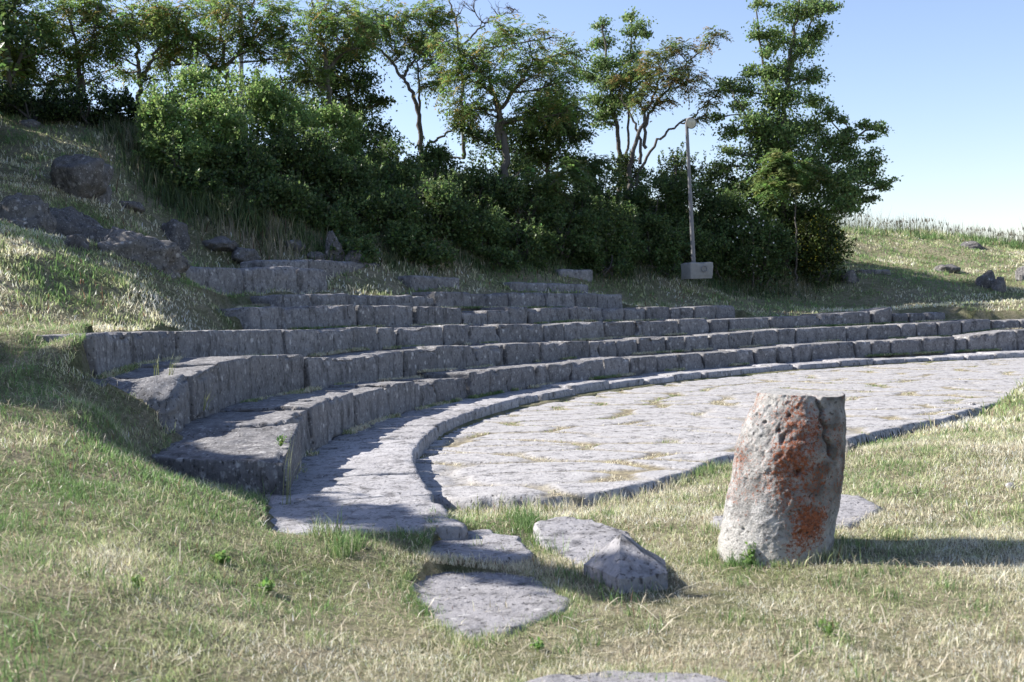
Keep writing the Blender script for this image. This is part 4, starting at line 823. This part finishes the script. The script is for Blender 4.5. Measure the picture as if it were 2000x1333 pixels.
# tall seeding grass on the right crest, long shaded grass under the shrubs
rs=R_(12); n=3000; x=rs.uniform(11.,26,n); y=rs.uniform(44.5,49,n)-.0; z=H(x,y)
tall=.5+.5*np.clip(fb2(x,y*0,1.3,2,5)+.3,0,1)
addg(blades(x,y,z,rs.uniform(.3,1.,n)**1.3*1.7*tall,np.full(n,.015),np.array([.15,.16,.10])*np.exp(rs.normal(0,.3,(n,1))),rs,.25))
n2=700; i=rs.randint(0,n,n2); addg(blades(x[i],y[i],z[i]+.85*tall[i],rs.uniform(.08,.2,n2),np.full(n2,.04),np.tile([.17,.15,.12],(n2,1)),rs,.3))
n=9000; x=rs.uniform(10,26,n); y=rs.uniform(43.5,49,n); addg(blades(x,y,H(x,y),rs.uniform(.1,.35,n),np.full(n,.03),gcol(x,y,rs,-.3),rs,.4))
def band(pts,n,h0,h1,sp,w,dry):
    x,y=along([at(*p)[:2] for p in pts],n,rs,sp); k=masked(x,y);x=x[k];y=y[k]; addg(blades(x,y,H(x,y),rs.uniform(h0,h1,len(x)),np.full(len(x),w),gcol(x,y,rs,dry)*.45,rs,.35))  # tint darkened: shade at the shrub foot put into the blade colour
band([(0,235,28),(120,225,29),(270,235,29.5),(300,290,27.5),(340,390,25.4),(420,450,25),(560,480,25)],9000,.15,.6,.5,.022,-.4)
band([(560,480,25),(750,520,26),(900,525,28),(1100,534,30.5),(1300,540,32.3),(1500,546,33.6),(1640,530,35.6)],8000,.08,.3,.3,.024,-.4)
# odd long stalks close by
def stalk(p0,p1,w,col):
    p0=np.array(p0);p1=np.array(p1);d=p1-p0;n_=np.cross(d,[0,0,1]);n_/=np.linalg.norm(n_)+1e-9;n_*=w/2;m_=(p0+p1)/2+np.array([0,0,.02])
    V=np.array([p0-n_,p0+n_,m_+n_,m_-n_,p1]); addg((V,np.array([[0,1,2,3]]),np.array([[3,2,4]]),np.tile(col,(5,1))))
rq=R_(55)
for k in range(170):
    y=rq.uniform(4.2,9.5);x=rq.uniform(-.5,.5)*y*.98; a=rq.uniform(0,6.28); l=rq.uniform(.08,.32)
    if not masked(np.array([x]),np.array([y]))[0]: continue
    z=float(H(np.array([x]),np.array([y]))[0]); x2,y2=x+l*math.cos(a),y+l*math.sin(a); z2=float(H(np.array([x2]),np.array([y2]))[0])
    stalk((x,y,z+.03),(x2,y2,z2+rq.uniform(.03,.09)),.006,np.array([.62,.56,.43])*rq.uniform(.6,1.1))
for (px,py,Yd,h,az) in [(330,735,10.9,.35,.6),(305,735,10.9,.28,2.0),(560,1010,8.6,.75,1.0),(930,1005,8.,.18,1.6),(975,1000,8.1,.2,1.3),(400,800,10.6,.3,.4)]:
    p=at(px,py,Yd); m=7; addg(blades(p[0]+rs.normal(0,.015,m),p[1]+rs.normal(0,.015,m),np.full(m,p[2]),h*rs.uniform(.5,1,m),np.full(m,.006),np.tile([.25,.28,.10],(m,1)),rs,.5,az=rs.normal(az,.5,m)))
ob=mesh('tall_grass',np.concatenate(GV),[np.concatenate(GQ),np.concatenate(GT)],M['grass'],smooth=False,attr={'tint':np.concatenate(GC)})
tag(ob,'tall seeding grass on the crest and long grass at the shrub foot','grass',kind='stuff')
# small broad-leaved weeds
rs=R_(91)
def weed(px,py,z0,r,n,label,h=.05,col=(.17,.27,.08)):
    p=atz(px,py,z0) if not isinstance(z0,tuple) else at(px,py,z0[0]); zz=float(H(np.array([p[0]]),np.array([p[1]]))[0]) if not isinstance(z0,tuple) else p[2]; p=np.array([p[0],p[1],zz])
    r*=.7;m=MB(); B=rs.normal(0,1,(n,3))*np.array([r*.45,r*.45,0])+np.array([0,0,1])*rs.uniform(0,h,(n,1)); D=rdir(rs,n,.5); L=rs.uniform(.5,1,n)*r; V,Fq=leafquads(B,D,rdir(rs,n,1),L,L*.3); m.add(V,Fq,np.repeat(colour(n,rs,col,.25),4,0))
    for k in range(n):
        e=B[k]; V=np.array([[0,0,-.02],[.004,0,-.02],e+[.002,0,0],e-[.002,0,0]]); m.add(V,np.array([[0,1,2,3]]),np.tile(col,(4,1)))
    o=m.build('weed',M['leaf'],smooth=False); o.location=p.tolist(); tag(o,label,'weed')
weed(1468,1100,-.02,.07,60,'leafy green weed at the left foot of the column stump',.14)
weed(1420,1078,-.02,.05,36,'thin upright weed just left of the column stump foot',.16)
weed(1050,1255,-.0,.05,40,'low clover-like weed below the big foreground slab')
weed(430,1100,.2,.07,70,'patch of bright green broad leaves in the near left grass')
weed(520,1135,.15,.07,70,'bright broad-leaved weed in the grass midway along the left foreground')
weed(590,772,(14.6,),.06,26,'tiny weed growing in a joint on top of the bottom seat row',.06)
weed(548,868,(9.6,),.07,26,'small weed at the inner corner of the near end seat block',.07)
weed(1620,1230,-.0,.05,36,'small green weed in the straw below the column stump')
weed(270,1190,.2,.05,46,'broad-leaved weed in the near left corner grass')
# ------------------------------------------------------------------ light, sky, camera
SD=np.array([-.96,.28]); SD/=np.hypot(*SD); EL=math.radians(36)
sun=bpy.data.lights.new('sun','SUN'); sun.energy=5.0; sun.angle=math.radians(.5); sun.color=(1,.95,.88)
so=bpy.data.objects.new('sun',sun); COL.objects.link(so)
from mathutils import Vector
dirv=Vector((SD[0]*math.cos(EL),SD[1]*math.cos(EL),math.sin(EL))); so.rotation_euler=dirv.to_track_quat('Z','Y').to_euler(); so.location=(-20,10,20)
w=bpy.data.worlds.new('World'); sc.world=w; w.use_nodes=True; nt=w.node_tree; bg=nt.nodes['Background']
sk=nt.nodes.new('ShaderNodeTexSky'); sk.sky_type='NISHITA'; sk.sun_disc=False; sk.sun_elevation=EL; sk.sun_rotation=math.atan2(SD[0],SD[1]); sk.air_density=1.; sk.dust_density=.5; sk.ozone_density=2.
tn=nt.nodes.new('ShaderNodeMix'); tn.data_type='RGBA'; tn.blend_type='MULTIPLY'; tn.inputs[0].default_value=1; tn.inputs[7].default_value=(1.09,1.0,1.05,1); nt.links.new(sk.outputs[0],tn.inputs[6]); nt.links.new(tn.outputs[2],bg.inputs[0]); bg.inputs[1].default_value=.083
cam=bpy.data.cameras.new('camera'); cam.sensor_width=36; cam.lens=F/2000*36; cam.clip_end=2000; cam.clip_start=.05; cam.dof.use_dof=True; cam.dof.focus_distance=15; cam.dof.aperture_fstop=3.6
co=bpy.data.objects.new('camera',cam); COL.objects.link(co)
from mathutils import Matrix
b_=-fv; co.matrix_world=Matrix(((cx[0],cu[0],b_[0],0),(cx[1],cu[1],b_[1],0),(cx[2],cu[2],b_[2],HE),(0,0,0,1)))
sc.camera=co
sc.view_settings.view_transform='Standard'; sc.view_settings.look='None'; sc.view_settings.exposure=1.32; sc.view_settings.gamma=1
